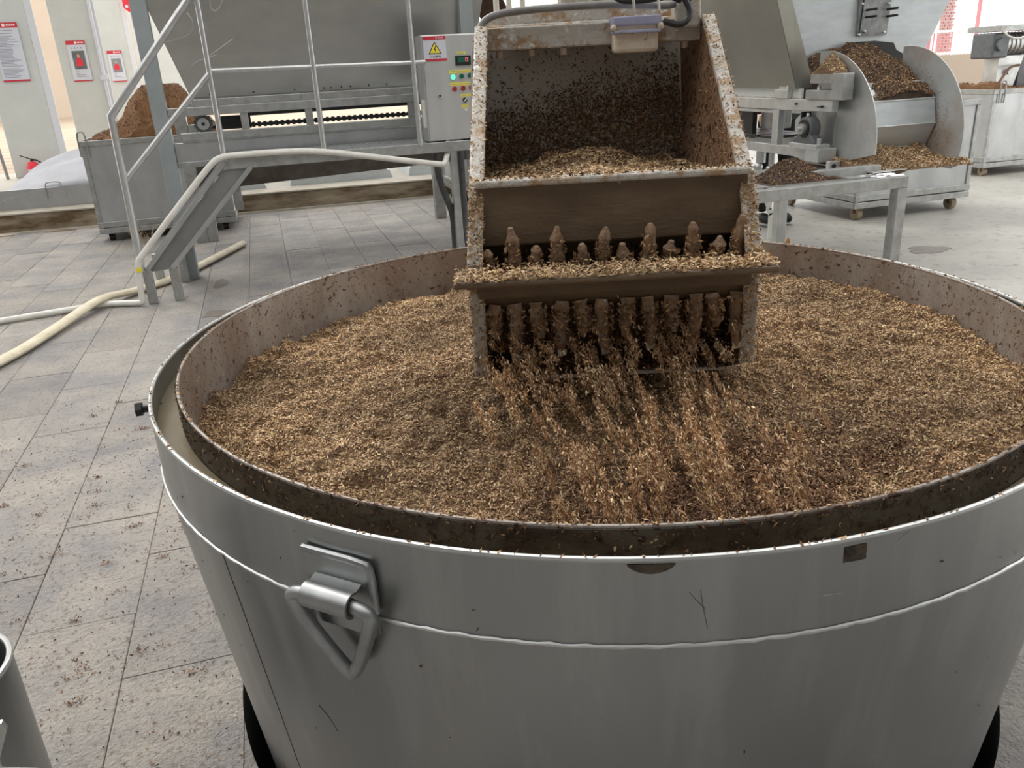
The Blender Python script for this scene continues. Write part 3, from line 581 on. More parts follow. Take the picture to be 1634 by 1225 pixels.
# mash falling out of the bucket: clumps and loose husks in the air
fall = []; al = []
FD = (bu*0.22 + bv*-0.52 + Vector((0, 0, -0.62))).normalized()
def in_air(p): return p.z > mash_z(p.x, p.y) + 0.003
for k in range(240):
    u = random.choice((-0.20, -0.13, -0.03, 0.04, 0.12, 0.2)) + random.gauss(0, 0.045); t0 = random.random()**1.1
    p0 = BM @ Vector((u-0.05, 1.62+random.gauss(0, .03), 0.86+random.gauss(0, .02))); p0 = p0 + (bu*random.uniform(.06, .18) + bv*-0.62 + Vector((0, 0, -0.13+random.uniform(-.02, .05))))*t0
    ln = random.uniform(0.02, 0.075); cnt = int(ln*2400); wd = random.uniform(0.0015, 0.006)
    for _ in range(cnt):
        p = p0 + FD*random.uniform(-.5, .5)*ln + Vector((random.gauss(0, wd), random.gauss(0, wd), random.gauss(0, wd)))
        if in_air(p): fall.append(p); al.append(FD)
for k in range(800):
    t0 = random.random(); p = BM @ Vector((random.uniform(-0.27, 0.25)+.1*t0, 1.60-0.6*t0+random.gauss(0, .04), 0.90-0.15*t0+random.gauss(0, .03)))
    if in_air(p): fall.append(p); al.append(FD)
fo = husks('falling_mash', fall, rng.normal(size=(len(fall), 3)), 'husk_fall', None, L=(0.005, 0.012), W=0.32, tilt=0.5, align=[tuple(a) for a in al])
tag(fo, 'brown mash and husks falling from the bucket into the drum', 'mash')

# ============================================================ LEFT: HOPPER, CONVEYOR, PLATFORM
FY = 6.53
hp = thing('grain_hopper', (0.5, 7.3, 0), 'big grey stainless hopper on posts behind the handrail', 'hopper')
zb, zt = 1.285, 3.0
fr = [(-0.44, 6.72, zb), (1.66, 6.72, zb), (1.98, 6.30, zt), (-0.92, 6.30, zt)]; bk_ = [(-0.44, 7.95, zb), (1.66, 7.95, zb), (1.98, 8.35, zt), (-0.92, 8.35, zt)]
MB().plate(fr, 0.006).build('front_panel', 'steel_hopper', hp); MB().plate(bk_[::-1], 0.006).build('back_panel', 'steel_hopper', hp)
MB().plate([fr[0], bk_[0], bk_[3], fr[3]], 0.006).build('end_panel', 'steel_hopper', hp); MB().plate([fr[1], fr[2], bk_[2], bk_[1]], 0.006).build('end_panel', 'steel_hopper', hp)
bar('bottom_flange', (-0.44, 6.56, 1.235), (1.60, 6.70, 1.285), 'steel_frame', hp)
for x in (-0.31, 0.0, 0.3, 0.52, 0.57, 0.65, 0.72, 0.86, 1.0): MB().cyl((x, 6.70, 1.31), (x, 6.705, 1.31), 0.006, n=8).build('rivet', 'black', hp)
POLISH = [[(-0.361, 6.58, 1.855), (-0.328, 6.595, 1.795), (-0.354, 6.612, 1.728), (-0.428, 6.621, 1.691), (-0.549, 6.625, 1.671)], [(-0.19, 6.559, 1.944), (-0.2, 6.576, 1.874), (-0.17, 6.581, 1.853), (-0.13, 6.573, 1.887), (-0.099, 6.559, 1.941)], [(-0.46, 6.684, 1.431), (-0.401, 6.664, 1.512), (-0.329, 6.655, 1.551), (-0.217, 6.649, 1.575)], [(-0.284, 6.652, 1.561), (-0.188, 6.639, 1.615), (-0.082, 6.624, 1.677)]]
for pts in POLISH:
    MB().tube([(x, y-.003, z) for x, y, z in pts], 0.004, 6, smooth=3).build('polish_mark', 'polish', hp, smooth=True)
bar('splice_block', (0.33, 6.545, 1.21), (0.39, 6.565, 1.285), 'steel_frame', hp)
for x, m_ in ((-0.663, 'post_paint'), (1.628, 'post_paint')):
    for y in (6.57, 8.14):
        bar('post', (x-0.052, y-0.05, 0), (x+0.052, y+0.05, 3.2 if y < 7 else 1.15), m_ if y < 7 else 'steel_frame', hp)
bar('post', (-0.61, 8.09, 0), (-0.52, 8.18, 1.05), 'steel_frame', hp)
MB().obox((1.75, 7.2, 2.4), (2.25, 7.6, 1.62), 0.32, 0.01).build('deflector_sheet', 'rust', hp)
# conveyor under the hopper
cv = thing('drag_chain_conveyor', (0.5, 7.3, 0.85), 'grey steel chain conveyor running under the big left hopper', 'conveyor')
bar('top_beam', (-0.61, 6.53, 1.175), (1.58, 6.58, 1.235), 'steel_frame', cv); bar('lower_beam', (-0.55, 6.53, 1.005), (1.58, 6.58, 1.06), 'steel_frame', cv)
bar('side_plate', (-0.61, 6.55, 0.86), (1.58, 6.57, 0.995), 'steel', cv); bar('side_plate', (-0.61, 6.54, 0.82), (1.58, 6.60, 0.862), 'steel_frame', cv)
bar('rear_beam', (-0.61, 8.0, 1.175), (1.58, 8.05, 1.235), 'steel_frame', cv); bar('rear_beam', (-0.55, 8.0, 0.9), (1.58, 8.05, 0.955), 'steel_frame', cv)
for x in (-0.12, 0.345, 1.12): bar('upright', (x, 6.535, 1.06), (x+0.055, 6.575, 1.175), 'steel_frame', cv)
bar('top_strip', (-0.12, 6.60, 1.150), (1.58, 6.62, 1.180), 'black_steel', cv)
link = None
for k in range(44):
    x = -0.3+0.042*k
    if link is None:
        link = MB().box((x, 6.63, 1.068), (x+0.024, 6.655, 1.105)).build('chain_link', 'black_steel', cv, bev=0.003); l0 = x
    else:
        o = link.copy(); C.objects.link(o); o.parent = cv; o.location.x += x-l0
MB().cyl((-0.4, 6.642, 1.086), (1.55, 6.642, 1.086), 0.012, n=10).build('chain_rod', 'black_steel', cv)
spk = [( -0.385+0.062*(1+0.18*(k % 2))*math.cos(2*PI*k/24), 6.60, 1.115+0.062*(1+0.18*(k % 2))*math.sin(2*PI*k/24)) for k in range(24)]
spr = MB().prism(spk, (0, 0.03, 0)).build('sprocket', 'cast_grey', cv); MB().cyl((-0.385, 6.57, 1.115), (-0.385, 6.60, 1.115), 0.042, n=20).build('hub', 'steel', spr, smooth=True); MB().cyl((-0.385, 6.555, 1.115), (-0.385, 6.57, 1.115), 0.012, n=12).build('shaft_end', 'black', spr)
MB().add([(-0.30, 6.62, 1.065), (-0.05, 6.62, 1.065), (-0.05, 6.62, 1.16), (-0.30, 6.62, 1.16)], [(0, 1, 2, 3)]).build('sprocket_shroud', 'black', cv)
MB().plate([(-0.50, 6.75, 0.63), (1.62, 6.75, 0.70), (1.62, 7.9, 0.70), (-0.50, 7.9, 0.63)], 0.01).build('return_pan', 'steel_frame', cv)
MB().plate([(-0.50, 6.70, 0.63), (1.62, 6.70, 0.70), (1.62, 6.70, 0.84), (-0.50, 6.70, 0.84)], 0.01).build('return_pan_side', 'pan_side', cv)
# platform
pf = thing('service_platform', (0.5, 6.2, 0), 'raised steel walkway with chequer plate deck along the left conveyor', 'platform')
bar('deck', (-0.27, 5.90, 0.895), (1.50, 6.50, 0.905), 'steel', pf, bev=0)
mb = MB()
for i in range(46):
    for j in range(12):
        x = -0.24+0.0375*i; y = 5.93+0.047*j; a = 0.008 if (i+j) % 2 else -0.008
        mb.obox((x-0.009, y-a, 0.906), (x+0.009, y+a, 0.906), 0.006, 0.003)
tag(mb.build('chequer_lug', 'steel', pf), kind='stuff')
bar('edge_beam', (-0.275, 5.885, 0.845), (1.50, 5.905, 0.915), 'steel_frame', pf)
bar('edge_beam', (1.485, 5.9, 0.845), (1.505, 6.5, 0.915), 'steel_frame', pf)
bar('cross_beam', (-0.27, 6.46, 0.82), (1.50, 6.50, 0.895), 'steel_frame', pf)
bar('leg', (1.40, 6.42, 0), (1.47, 6.49, 0.845), 'steel_light', pf)
bar('leg', (-0.26, 6.42, 0.5), (-0.2, 6.48, 0.845), 'steel_frame', pf)
# stair to the platform: channel stringers, treads
st = thing('steel_stair', (-0.6, 6.2, 0), 'steep grey steel stair with channel stringers leading up to the walkway', 'stair')
def stringer(y, face):
    s_ = MB().prism([(-0.89, y, 0.215), (-0.70, y, 0.225), (-0.075, y, 0.845), (-0.265, y, 0.845)], (0, 0.008, 0)).build('stringer', 'steel_web_shaded', st)
    for a, b in (((-0.87, 0.235), (-0.255, 0.90)), ((-0.71, 0.232), (-0.095, 0.85))):
        MB().obox((a[0], y-0.012*face+.004, a[1]), (b[0], y-0.012*face+.004, b[1]), 0.05, 0.030).build('flange', 'steel', s_)
    for x in (-0.905, -0.735): bar('foot', (x, y-0.02, 0.0), (x+0.06, y+0.02, 0.235), 'steel_frame', s_)
    return s_
stringer(5.90, 1)
stringer(6.47, -1)
for k in range(4):
    t = (k+0.9)/5; x = -0.82+0.62*t; z = 0.24+0.66*t
    bar('tread', (x-0.02, 5.91, z-0.012), (x+0.16, 6.46, z), 'steel_frame', st)
# guard rail
gr = thing('guard_rail', (0.3, 5.9, 0.9), 'silver tube guard rail along the stair and walkway', 'railing')
RT = 0.0185; TOPZ = 1.93
MB().tube([(-0.905, 5.9, 0.23), (-0.893, 5.9, 0.75), (-0.888, 5.9, 1.225), (-0.23, 5.9, 1.965), (0.6, 5.9, 1.965), (1.2, 5.9, 1.965), (1.2, 5.9, 1.9)], 0.025, 14, smooth=0).build('top_rail', 'galv', gr, smooth=True)
for x in (-0.252, 0.405, 1.075): MB().cyl((x, 5.9, 0.9), (x+0.002, 5.9, 1.965), RT, n=14).build('post', 'galv', gr, smooth=True)
MB().cyl((-0.25, 5.9, 1.462), (1.16, 5.9, 1.448), 0.0155, n=12).build('mid_rail', 'galv', gr, smooth=True); MB().cyl((-0.885, 5.9, 0.825), (-0.25, 5.9, 1.45), 0.0185, n=12).build('stair_mid_rail', 'galv', gr, smooth=True)

# ------------------------------------------------------------ control cabinet
CY = 5.98
cab = thing('control_cabinet', (1.34, 6.08, 0.905), 'stainless electrical control cabinet with warning sign beside the handrail', 'cabinet')
bar('body', (1.155, CY+.012, 0.915), (1.56, 6.20, 1.622), 'cabinet', cab, bev=0.006); door = bar('door', (1.162, CY-.008, 0.92), (1.556, CY+.012, 1.618), 'cabinet', cab, bev=0.005)
for z in (0.98, ): bar('hinge', (1.135, CY+.03, z+0.03), (1.157, CY+.06, z+0.22), 'white_plastic', cab)
bar('gland_box', (1.28, CY+.03, 0.86), (1.40, CY+.12, 0.915), 'white_plastic', cab)
def dfront(name, x0, x1, z0, z1, m_, t=0.003, par=None, y=None): return MB().box((x0, (y or CY-.008)-t, z0), (x1, (y or CY-.008), z1)).build(name, m_, par or door)
sg = dfront('warning_sign', 1.168, 1.328, 1.452, 1.612, 'white_board', 0.004); yy = CY-.012
dfront('sign_header', 1.168, 1.328, 1.588, 1.612, 'red', 0.001, sg, yy); dfront('sign_footer', 1.168, 1.328, 1.452, 1.467, 'red', 0.001, sg, yy)
def tri(cx, cz, r, y, t): return MB().prism([(cx+r*math.cos(R(90+120*k)), y, cz+r*math.sin(R(90+120*k))) for k in range(3)], (0, -t, 0))
tri(1.247, 1.524, 0.054, yy, 0.001).build('sign_triangle_border', 'black', sg); tri(1.247, 1.524, 0.043, yy-.001, 0.0006).build('sign_triangle', 'yellow', sg)
MB().prism([(1.252, yy-.0016, 1.552), (1.240, yy-.0016, 1.524), (1.249, yy-.0016, 1.524), (1.243, yy-.0016, 1.503), (1.257, yy-.0016, 1.530), (1.248, yy-.0016, 1.530), (1.257, yy-.0016, 1.552)], (0, -0.0006, 0)).build('sign_bolt', 'black', sg)
def lettering(txt, x, y, z, size, m_, par, name='lettering'):
    cu = bpy.data.curves.new(name, 'FONT'); cu.body = txt; cu.size = size; cu.align_x = 'CENTER'
    t = bpy.data.objects.new(name, cu); C.objects.link(t); dg = bpy.context.evaluated_depsgraph_get()
    me = bpy.data.meshes.new_from_object(t.evaluated_get(dg)); bpy.data.objects.remove(t)
    me.transform(Matrix.Rotation(R(90), 4, 'X')); me.materials.clear(); me.materials.append(MATS[m_])
    o = bpy.data.objects.new(name, me); C.objects.link(o); o.parent = par; o.location = Vector((x, y, z)) - base_of(par); return o
try: lettering('小心触电', 1.247, yy-.0012, 1.474, 0.020, 'black', sg)
except Exception as ex: print('lettering', ex)
MB().cyl((1.262, yy-.0002, 1.600), (1.262, yy-.0018, 1.600), 0.005, n=12).build('sign_logo', 'white_board', sg)
for k in range(4): dfront('sign_glyph', 1.274+0.010*k, 1.281+0.010*k, 1.597, 1.603, 'white_board', 0.0012, sg, yy-.0006)
dsp = dfront('display', 1.388, 1.498, 1.415, 1.478, 'black', 0.012); dfront('display_window', 1.404, 1.484, 1.436, 1.468, 'green_dark', 0.001, dsp, CY-.020)
mb = MB()
for a, b in (((1.461, 1.440), (1.474, 1.443)), ((1.461, 1.461), (1.474, 1.464)), ((1.459, 1.440), (1.462, 1.464)), ((1.473, 1.440), (1.476, 1.464))): mb.box((a[0], CY-.0225, a[1]), (b[0], CY-.021, b[1]))
mb.build('digit', 'digit', dsp)
for x0, x1, z0, z1 in ((1.405, 1.465, 1.489, 1.505), (1.335, 1.520, 1.366, 1.386), (1.337, 1.525, 1.284, 1.304), (1.408, 1.486, 1.208, 1.224), (1.410, 1.462, 1.135, 1.153)):
    lb_ = dfront('label_strip', x0, x1, z0, z1, 'yellow', 0.001); dfront('label_print', x0+.01, x1-.01, (z0+z1)/2-.002, (z0+z1)/2+.002, 'print_grey', 0.0006, lb_, CY-.009)
for x, z, m_ in ((1.362, 1.341, 'green_lit'), (1.424, 1.344, 'green_dark'), (1.486, 1.347, 'green_dark'), (1.368, 1.262, 'red_button'), (1.430, 1.264, 'red_button'), (1.490, 1.266, 'red_button')):
    b_ = MB().cyl((x, CY-.008, z), (x, CY-.020, z), 0.0165, n=20).build('push_button', m_, door, smooth=True); MB().tube([(x+.0175*math.cos(2*PI*k/20), CY-.010, z+.0175*math.sin(2*PI*k/20)) for k in range(20)], 0.0022, 6, closed=True).build('bezel', 'steel_light', b_, smooth=True)
sw = MB().cyl((1.438, CY-.008, 1.184), (1.438, CY-.018, 1.184), 0.0155, n=20).build('rotary_switch', 'black', door, smooth=True); MB().obox((1.430, CY-.022, 1.176), (1.448, CY-.022, 1.194), 0.007, 0.010, up=(0, 1, 0)).build('switch_grip', 'white_plastic', sw)
MB().cyl((1.440, CY-.008, 1.118), (1.440, CY-.016, 1.118), 0.0105, n=16).build('socket', 'white_plastic', door, smooth=True)
lk = MB().cyl((1.257, CY-.008, 1.222), (1.257, CY-.018, 1.222), 0.016, n=20).build('door_lock', 'galv', door, smooth=True); MB().cyl((1.257, CY-.018, 1.222), (1.257, CY-.021, 1.222), 0.008, n=12).build('key_slot', 'black_steel', lk, smooth=True)

# ------------------------------------------------------------ pipes, hoses
wp = MB().tube([(-7.5, 4.6, 0.025), (-4.5, 5.25, 0.025), (-1.8, 5.81, 0.022), (-1.37, 5.91, 0.022), (-1.16, 5.95, 0.022), (-0.955, 5.86, 0.022), (-0.935, 5.855, 0.03), (-0.935, 5.855, 0.10), (-0.915, 5.855, 0.30), (-0.885, 5.855, 0.335), (-0.60, 5.855, 0.63), (-0.33, 5.86, 0.905), (-0.27, 5.86, 0.93), (-0.20, 5.865, 0.937), (0.2, 5.865, 0.935), (0.41, 5.865, 0.915), (0.83, 5.865, 0.835), (1.21, 5.865, 0.762), (1.235, 5.87, 0.765), (1.285, 5.95, 0.86), (1.29, 5.99, 0.90)], 0.0205, 12, smooth=2).build('white_conduit', 'white_plastic', smooth=True)
tag(wp, 'white plastic conduit running up the stair and along the walkway edge', 'pipe')
MB().cyl((-0.918, 5.855, 0.235), (-0.915, 5.855, 0.265), 0.0222, n=14).build('yellow_tape', 'yellow', wp, smooth=True)
def flat_hose(pts, wd, ht):
    mb = MB(); pts = [Vector(p) for p in pts]
    for _ in range(3):
        o = [pts[0]]
        for k in range(len(pts)-1): o += [pts[k].lerp(pts[k+1], .25), pts[k].lerp(pts[k+1], .75)]
        pts = o+[pts[-1]]
    vs = []; n = 14
    for k in range(len(pts)):
        d = (pts[min(k+1, len(pts)-1)]-pts[max(k-1, 0)]).normalized(); s = d.cross(Vector((0, 0, 1))).normalized()
        vs += [pts[k] + s*wd*math.cos(2*PI*j/n) + Vector((0, 0, ht*math.sin(2*PI*j/n))) for j in range(n)]
    mb.add(vs, [(k*n+j, k*n+(j+1) % n, (k+1)*n+(j+1) % n, (k+1)*n+j) for k in range(len(pts)-1) for j in range(n)]); return mb
tag(flat_hose([(-4.2, 0.6, .026), (-3.1, 2.2, .026), (-2.2, 3.5, .026), (-1.55, 4.82, .026), (-1.42, 5.28, .028), (-1.30, 5.72, .045), (-1.20, 5.98, .065), (-1.06, 6.17, .035), (-0.95, 6.33, .026), (-0.80, 6.50, .026), (-0.60, 6.95, .026), (-0.3, 7.7, .026)], 0.041, 0.024).build('flat_hose', 'cream_hose', smooth=True), 'cream flattened water hose lying across the tiles under the stair', 'hose')
for k, (pts, lb, rr) in enumerate(([[(1.30, 6.35, 0.88), (1.27, 6.35, 0.70), (1.30, 6.40, 0.55), (1.38, 6.48, 0.36), (1.40, 6.50, 0.28), (1.40, 6.50, 0.0)], 'dark grey conduit bending down below the cabinet, nearer the stair', 0.026], [[(1.48, 6.40, 0.88), (1.48, 6.42, 0.5), (1.485, 6.43, 0.0)], 'straight dark grey conduit below the cabinet, nearer the bucket', 0.024])):
    tag(MB().tube(pts, rr, 12, smooth=2).build('grey_conduit', 'grey_pipe', smooth=True), lb, 'pipe', 'dark conduits below the cabinet')
hay = MB()
for k in range(34):
    a = random.uniform(0, 2*PI); hgt = random.uniform(0.06, 0.2); x, y = -1.22+random.uniform(-.07, .09), 8.35+random.uniform(-.06, .06)
    hay.tube([(x, y, 0), (x+.3*hgt*math.cos(a), y+.3*hgt*math.sin(a), hgt*.7), (x+.6*hgt*math.cos(a), y+.6*hgt*math.sin(a), hgt)], 0.0016, 4)
tag(hay.build('weed_tuft', 'hay'), 'dry yellow straw tuft growing behind the stair', 'grass', kind='stuff')

# ============================================================ CARTS
def cart(name, label, x0, x1, y0, y1, z0, z1, wheels=True, lip=0.05, rz=0, m_='steel', hooks=()):
    t = thing(name, ((x0+x1)/2, (y0+y1)/2, 0), label, 'cart', 'steel mash carts in the hall')
    T = 0.006
    for a, b, nm in (((x0, y0, z0), (x1, y0+T, z1), 'front_panel'), ((x0, y1-T, z0), (x1, y1, z1), 'rear_panel'), ((x0, y0, z0), (x0+T, y1, z1), 'end_panel'), ((x1-T, y0, z0), (x1, y1, z1), 'end_panel'), ((x0, y0, z0), (x1, y1, z0+T), 'bottom_panel')): bar(nm, a, b, m_, t, bev=0)
    for a, b in (((x0-.012, y0-.014, z1-lip), (x1+.012, y0, z1)), ((x0-.012, y1, z1-lip), (x1+.012, y1+.014, z1)), ((x0-.014, y0, z1-lip), (x0, y1, z1)), ((x1, y0, z1-lip), (x1+.014, y1, z1))): bar('rim_band', a, b, 'steel_frame', t)
    for x in (x0-.008, x1-.032):
        for y in (y0-.01, y1-.02): bar('corner_angle', (x, y, z0-.02), (x+.04, y+.03, z1-lip), 'steel_frame', t)
    for zq in (z0-.06, z0): 
        bar('base_frame', (x0-.012, y0-.016, zq), (x1+.012, y0+.03, zq+.052), 'steel_frame', t); bar('base_frame', (x0-.012, y1-.03, zq), (x1+.012, y1+.016, zq+.052), 'steel_frame', t)
        bar('base_frame', (x0-.016, y0, zq), (x0+.03, y1, zq+.052), 'steel_frame', t); bar('base_frame', (x1-.03, y0, zq), (x1+.016, y1, zq+.052), 'steel_frame', t)
    hgt = z0-.06
    for x in (x0+.08, x1-.1):
        for y in (y0+.07, y1-.07):
            w_ = MB().cyl((x-.024, y, hgt*.5), (x+.024, y, hgt*.5), hgt*.5, n=18).build('caster', 'wheel' if x0 > 4 else 'black_steel', t, smooth=True); bar('caster_fork', (x-.03, y-.015, hgt*.5), (x+.03, y+.015, hgt), 'rust', w_)
    for hx, hy in hooks:
        MB().tube([(hx-.035, hy, z1-.14), (hx-.035, hy, z1+.055), (hx-.02, hy, z1+.085), (hx+.02, hy, z1+.085), (hx+.035, hy, z1+.055), (hx+.035, hy, z1-.14)], 0.0075, 8, smooth=2).build('lifting_hook', 'steel_frame', t, smooth=True)
    t.rotation_euler.z = rz
    return t
cart('mash_cart', 'grey steel mash cart with hoop hooks on the left behind the stair', -1.62, -0.37, 8.70, 9.55, 0.135, 0.945, hooks=[(-1.60, 8.685), (-1.20, 9.56)])
cart('mash_cart', 'grey steel mash cart behind the small steel table on the right', 4.76, 5.93, 5.86, 6.95, 0.165, 0.93)
cart('mash_cart', 'mash cart with gear motor above it at the far right edge', 7.50, 8.75, 7.25, 8.30, 0.15, 0.90, hooks=[(7.60, 7.235), (8.5, 7.235)])
cart('mash_cart', 'white cart half hidden behind the conduits and the bucket', 1.98, 3.05, 8.85, 9.5, 0.20, 0.62)
# heaps in the carts
def z_left(X, Y):
    z = 0.88 + 0.62*np.exp(-np.abs((X+0.90)/0.38)**2.0-np.abs((Y-9.14)/0.38)**2.0)
    z = z + 0.13*vnoise(X, Y, 0.22, 3) + 0.07*vnoise(X, Y, 0.09, 4) + 0.035*vnoise(X, Y, 0.04, 5); return np.clip(z, 0.88, 1.40)
h1 = heap('mash_heap', -1.60, -0.39, 8.72, 9.53, z_left, 'mash_brown', res=0.016, skirt=0.7); tag(h1, 'tall heap of reddish brown mash in the left cart', 'mash', kind='stuff')
def scatter_heap(o, zf, x0, x1, y0, y1, n, m_, L=(0.008, 0.016), off=0.004, tilt=.6):
    a_ = rng.uniform(x0, x1, n); b_ = rng.uniform(y0, y1, n); c_ = zf(a_, b_); e = 0.01
    N = np.stack([-(zf(a_+e, b_)-c_)/e, -(zf(a_, b_+e)-c_)/e, np.ones(n)], 1); N /= np.linalg.norm(N, axis=1)[:, None]
    return husks('husk_layer', np.stack([a_, b_, c_+off*rng.uniform(0, 1, n)], 1), N, m_, o, L=L, tilt=tilt)
scatter_heap(h1, z_left, -1.57, -0.42, 8.75, 9.5, 5000, 'crumb', L=(0.012, 0.024))
def z_far(X, Y): return 0.90 + 0.06*vnoise(X, Y, 0.3, 6) + 0.04*vnoise(X, Y, 0.09, 7) + 0.05*np.exp(-((X-7.6)/0.2)**2)
h2 = heap('mash_heap', 7.52, 8.73, 7.27, 8.28, z_far, 'mash_brown', res=0.03, skirt=0.6); tag(h2, 'level brown mash filling the far right cart', 'mash', kind='stuff')
scatter_heap(h2, z_far, 7.55, 8.7, 7.3, 8.25, 1500, 'crumb', L=(0.014, 0.03))
def z_mid(X, Y): return 0.80 + 0.08*vnoise(X, Y, 0.2, 8) + 0.03*vnoise(X, Y, 0.06, 9)
h3 = heap('mash_heap', 4.78, 5.91, 5.88, 6.93, z_mid, 'mash_brown', res=0.03, skirt=0.5); tag(h3, 'brown mash in the cart behind the feed roller', 'mash', kind='stuff')

# ============================================================ RIGHT: TABLE, CONVEYOR, FEED ROLLER, HOPPERS
tbl = thing('steel_table', (3.2, 4.5, 0), 'grey square tube steel frame table behind the drum on the right', 'table')
bar('front_beam', (2.55, 4.12, 0.582), (3.72, 4.19, 0.652), 'steel_frame', tbl); bar('leg', (3.65, 4.12, 0), (3.72, 4.19, 0.582), 'steel_frame', tbl)
bar('rear_beam', (2.55, 4.86, 0.582), (3.72, 4.93, 0.652), 'steel_frame', tbl); bar('leg', (3.33, 4.86, 0), (3.40, 4.93, 0.582), 'steel_light', tbl)
bar('side_beam', (3.65, 4.19, 0.582), (3.72, 4.86, 0.652), 'steel_frame', tbl); bar('leg', (2.55, 4.12, 0), (2.62, 4.19, 0.582), 'steel_frame', tbl)
bar('upper_beam', (3.05, 4.30, 0.652), (3.66, 4.36, 0.705), 'steel_frame', tbl)
MB().plate([(3.56, 4.25, 0.668), (4.38, 4.36, 0.660), (4.38, 4.95, 0.675), (3.56, 4.95, 0.675)], 0.006).build('tray', 'steel_light', tbl)
MB().plate([(2.60, 4.2, 0.655), (3.64, 4.2, 0.655), (3.64, 4.86, 0.655), (2.60, 4.86, 0.655)], 0.006).build('top_plate', 'steel_frame', tbl)
mb = MB()
for k in range(26):
    x, y = random.uniform(3.45, 3.70), random.uniform(4.13, 4.28); mb.sphere((x, y, 0.655), random.uniform(.006, .022), 8, 5, (1.6, 1, .35))
tag(mb.build('white_residue', 'white_residue', tbl, smooth=True), kind='stuff')
bent = thing('bent_leg_frame', (3.76, 5.59, 0), 'thin bent flat steel leg standing behind the table', 'stand')
MB().obox((3.76, 5.585, 0), (3.76, 5.585, 0.21), 0.042, 0.012, up=(0, 1, 0)).obox((3.76, 5.585, 0.20), (3.735, 5.585, 0.245), 0.042, 0.012, up=(0, 1, 0)).obox((3.735, 5.585, 0.24), (3.735, 5.585, 0.62), 0.042, 0.012, up=(0, 1, 0)).build('leg', 'white_plastic', bent)
MB().obox((3.735, 5.585, 0.25), (3.62, 5.585, 0.47), 0.03, 0.01, up=(0, 1, 0)).build('brace', 'steel_light', bent)
tag(MB().tube([(3.455, 4.93, 0.02), (3.475, 4.925, 0.10), (3.468, 4.92, 0.17), (3.445, 4.915, 0.12), (3.44, 4.92, 0.04)], 0.008, 8, smooth=2).build('orange_strap', 'orange', smooth=True), 'orange strap hanging at the rear leg of the steel table', 'strap')
# conveyor running away on the right
XC = 3.51
rc = thing('slat_conveyor', (3.75, 6.2, 0.65), 'light steel slat conveyor on the right ending above the steel table', 'conveyor')
bar('top_rail', (XC, 4.63, 1.012), (XC+.05, 8.4, 1.086), 'steel_light', rc); bar('bottom_rail', (XC, 4.70, 0.712), (XC+.05, 8.4, 0.775), 'steel_light', rc)
bar('inner_rail', (XC+.012, 5.24, 0.985), (XC+.04, 8.4, 1.010), 'steel_light', rc)
bar('top_rail', (XC+.40, 4.70, 1.012), (XC+.45, 8.4, 1.086), 'steel_light', rc); bar('bottom_rail', (XC+.40, 4.70, 0.712), (XC+.45, 8.4, 0.775), 'steel_light', rc)
for y in (5.20, 6.6, 8.0): bar('upright', (XC, y, 0.775), (XC+.05, y+.075, 1.012), 'steel_light', rc)
for x in (XC, XC+.40):
    for y in (6.9, 8.25): bar('support_leg', (x, y, 0), (x+.05, y+.05, 0.712), 'steel_light', rc)
bar('upright_back', (XC+.05, 5.0, 0.775), (XC+.30, 5.02, 1.0), 'black_steel', rc)
for k in range(16):
    y = 5.35+0.19*k; bar('slat', (XC+.055, y, 0.80), (XC+.395, y+.16, 0.82), 'black_steel', rc)
bar('dark_slot_panel', (XC+.06, 5.62, 0.79), (XC+.10, 8.3, 1.0), 'black', rc)  # black sheet added to stand in for the dark inside the slot
bar('drive_box', (XC+.12, 5.42, 0.86), (XC+.26, 5.60, 0.99), 'steel_frame', rc)
# pillow block bearing
pbb = bar('bearing_base', (XC-.055, 4.68, 0.775), (XC+.05, 4.98, 0.812), 'steel_light', rc); bar('bearing_bracket', (XC-.05, 4.66, 0.700), (XC+.09, 4.80, 0.785), 'steel_light', rc)
hs = MB().prism([(XC-.045, 4.835+0.075*math.cos(R(a)), 0.905+0.075*math.sin(R(a))) for a in range(-30, 211, 12)] + [(XC-.045, 4.73, 0.835), (XC-.045, 4.72, 0.812), (XC-.045, 4.95, 0.812), (XC-.045, 4.94, 0.835)][::1], (0.075, 0, 0)).build('bearing_housing', 'cast_grey', pbb, bev=0.004)
MB().cyl((XC-.046, 4.835, 0.905), (XC-.052, 4.835, 0.905), 0.057, n=28).build('bearing_seal', 'black', pbb, smooth=True); MB().cyl((XC-.05, 4.835, 0.905), (XC-.075, 4.835, 0.905), 0.034, n=24).build('bearing_insert', 'steel', pbb, smooth=True); MB().cyl((XC-.075, 4.835, 0.905), (XC-.10, 4.835, 0.905), 0.014, n=16).build('shaft_end', 'steel_light', pbb, smooth=True)
for y in (4.715, 4.955): MB().cyl((XC-.01, y, 0.812), (XC-.01, y, 0.848), 0.014, n=8).build('bearing_bolt', 'steel_light', pbb)
MB().cyl((XC-.005, 4.86, 0.98), (XC-.005, 4.86, 1.0), 0.010, n=10).build('grease_nipple', 'white_plastic', pbb)
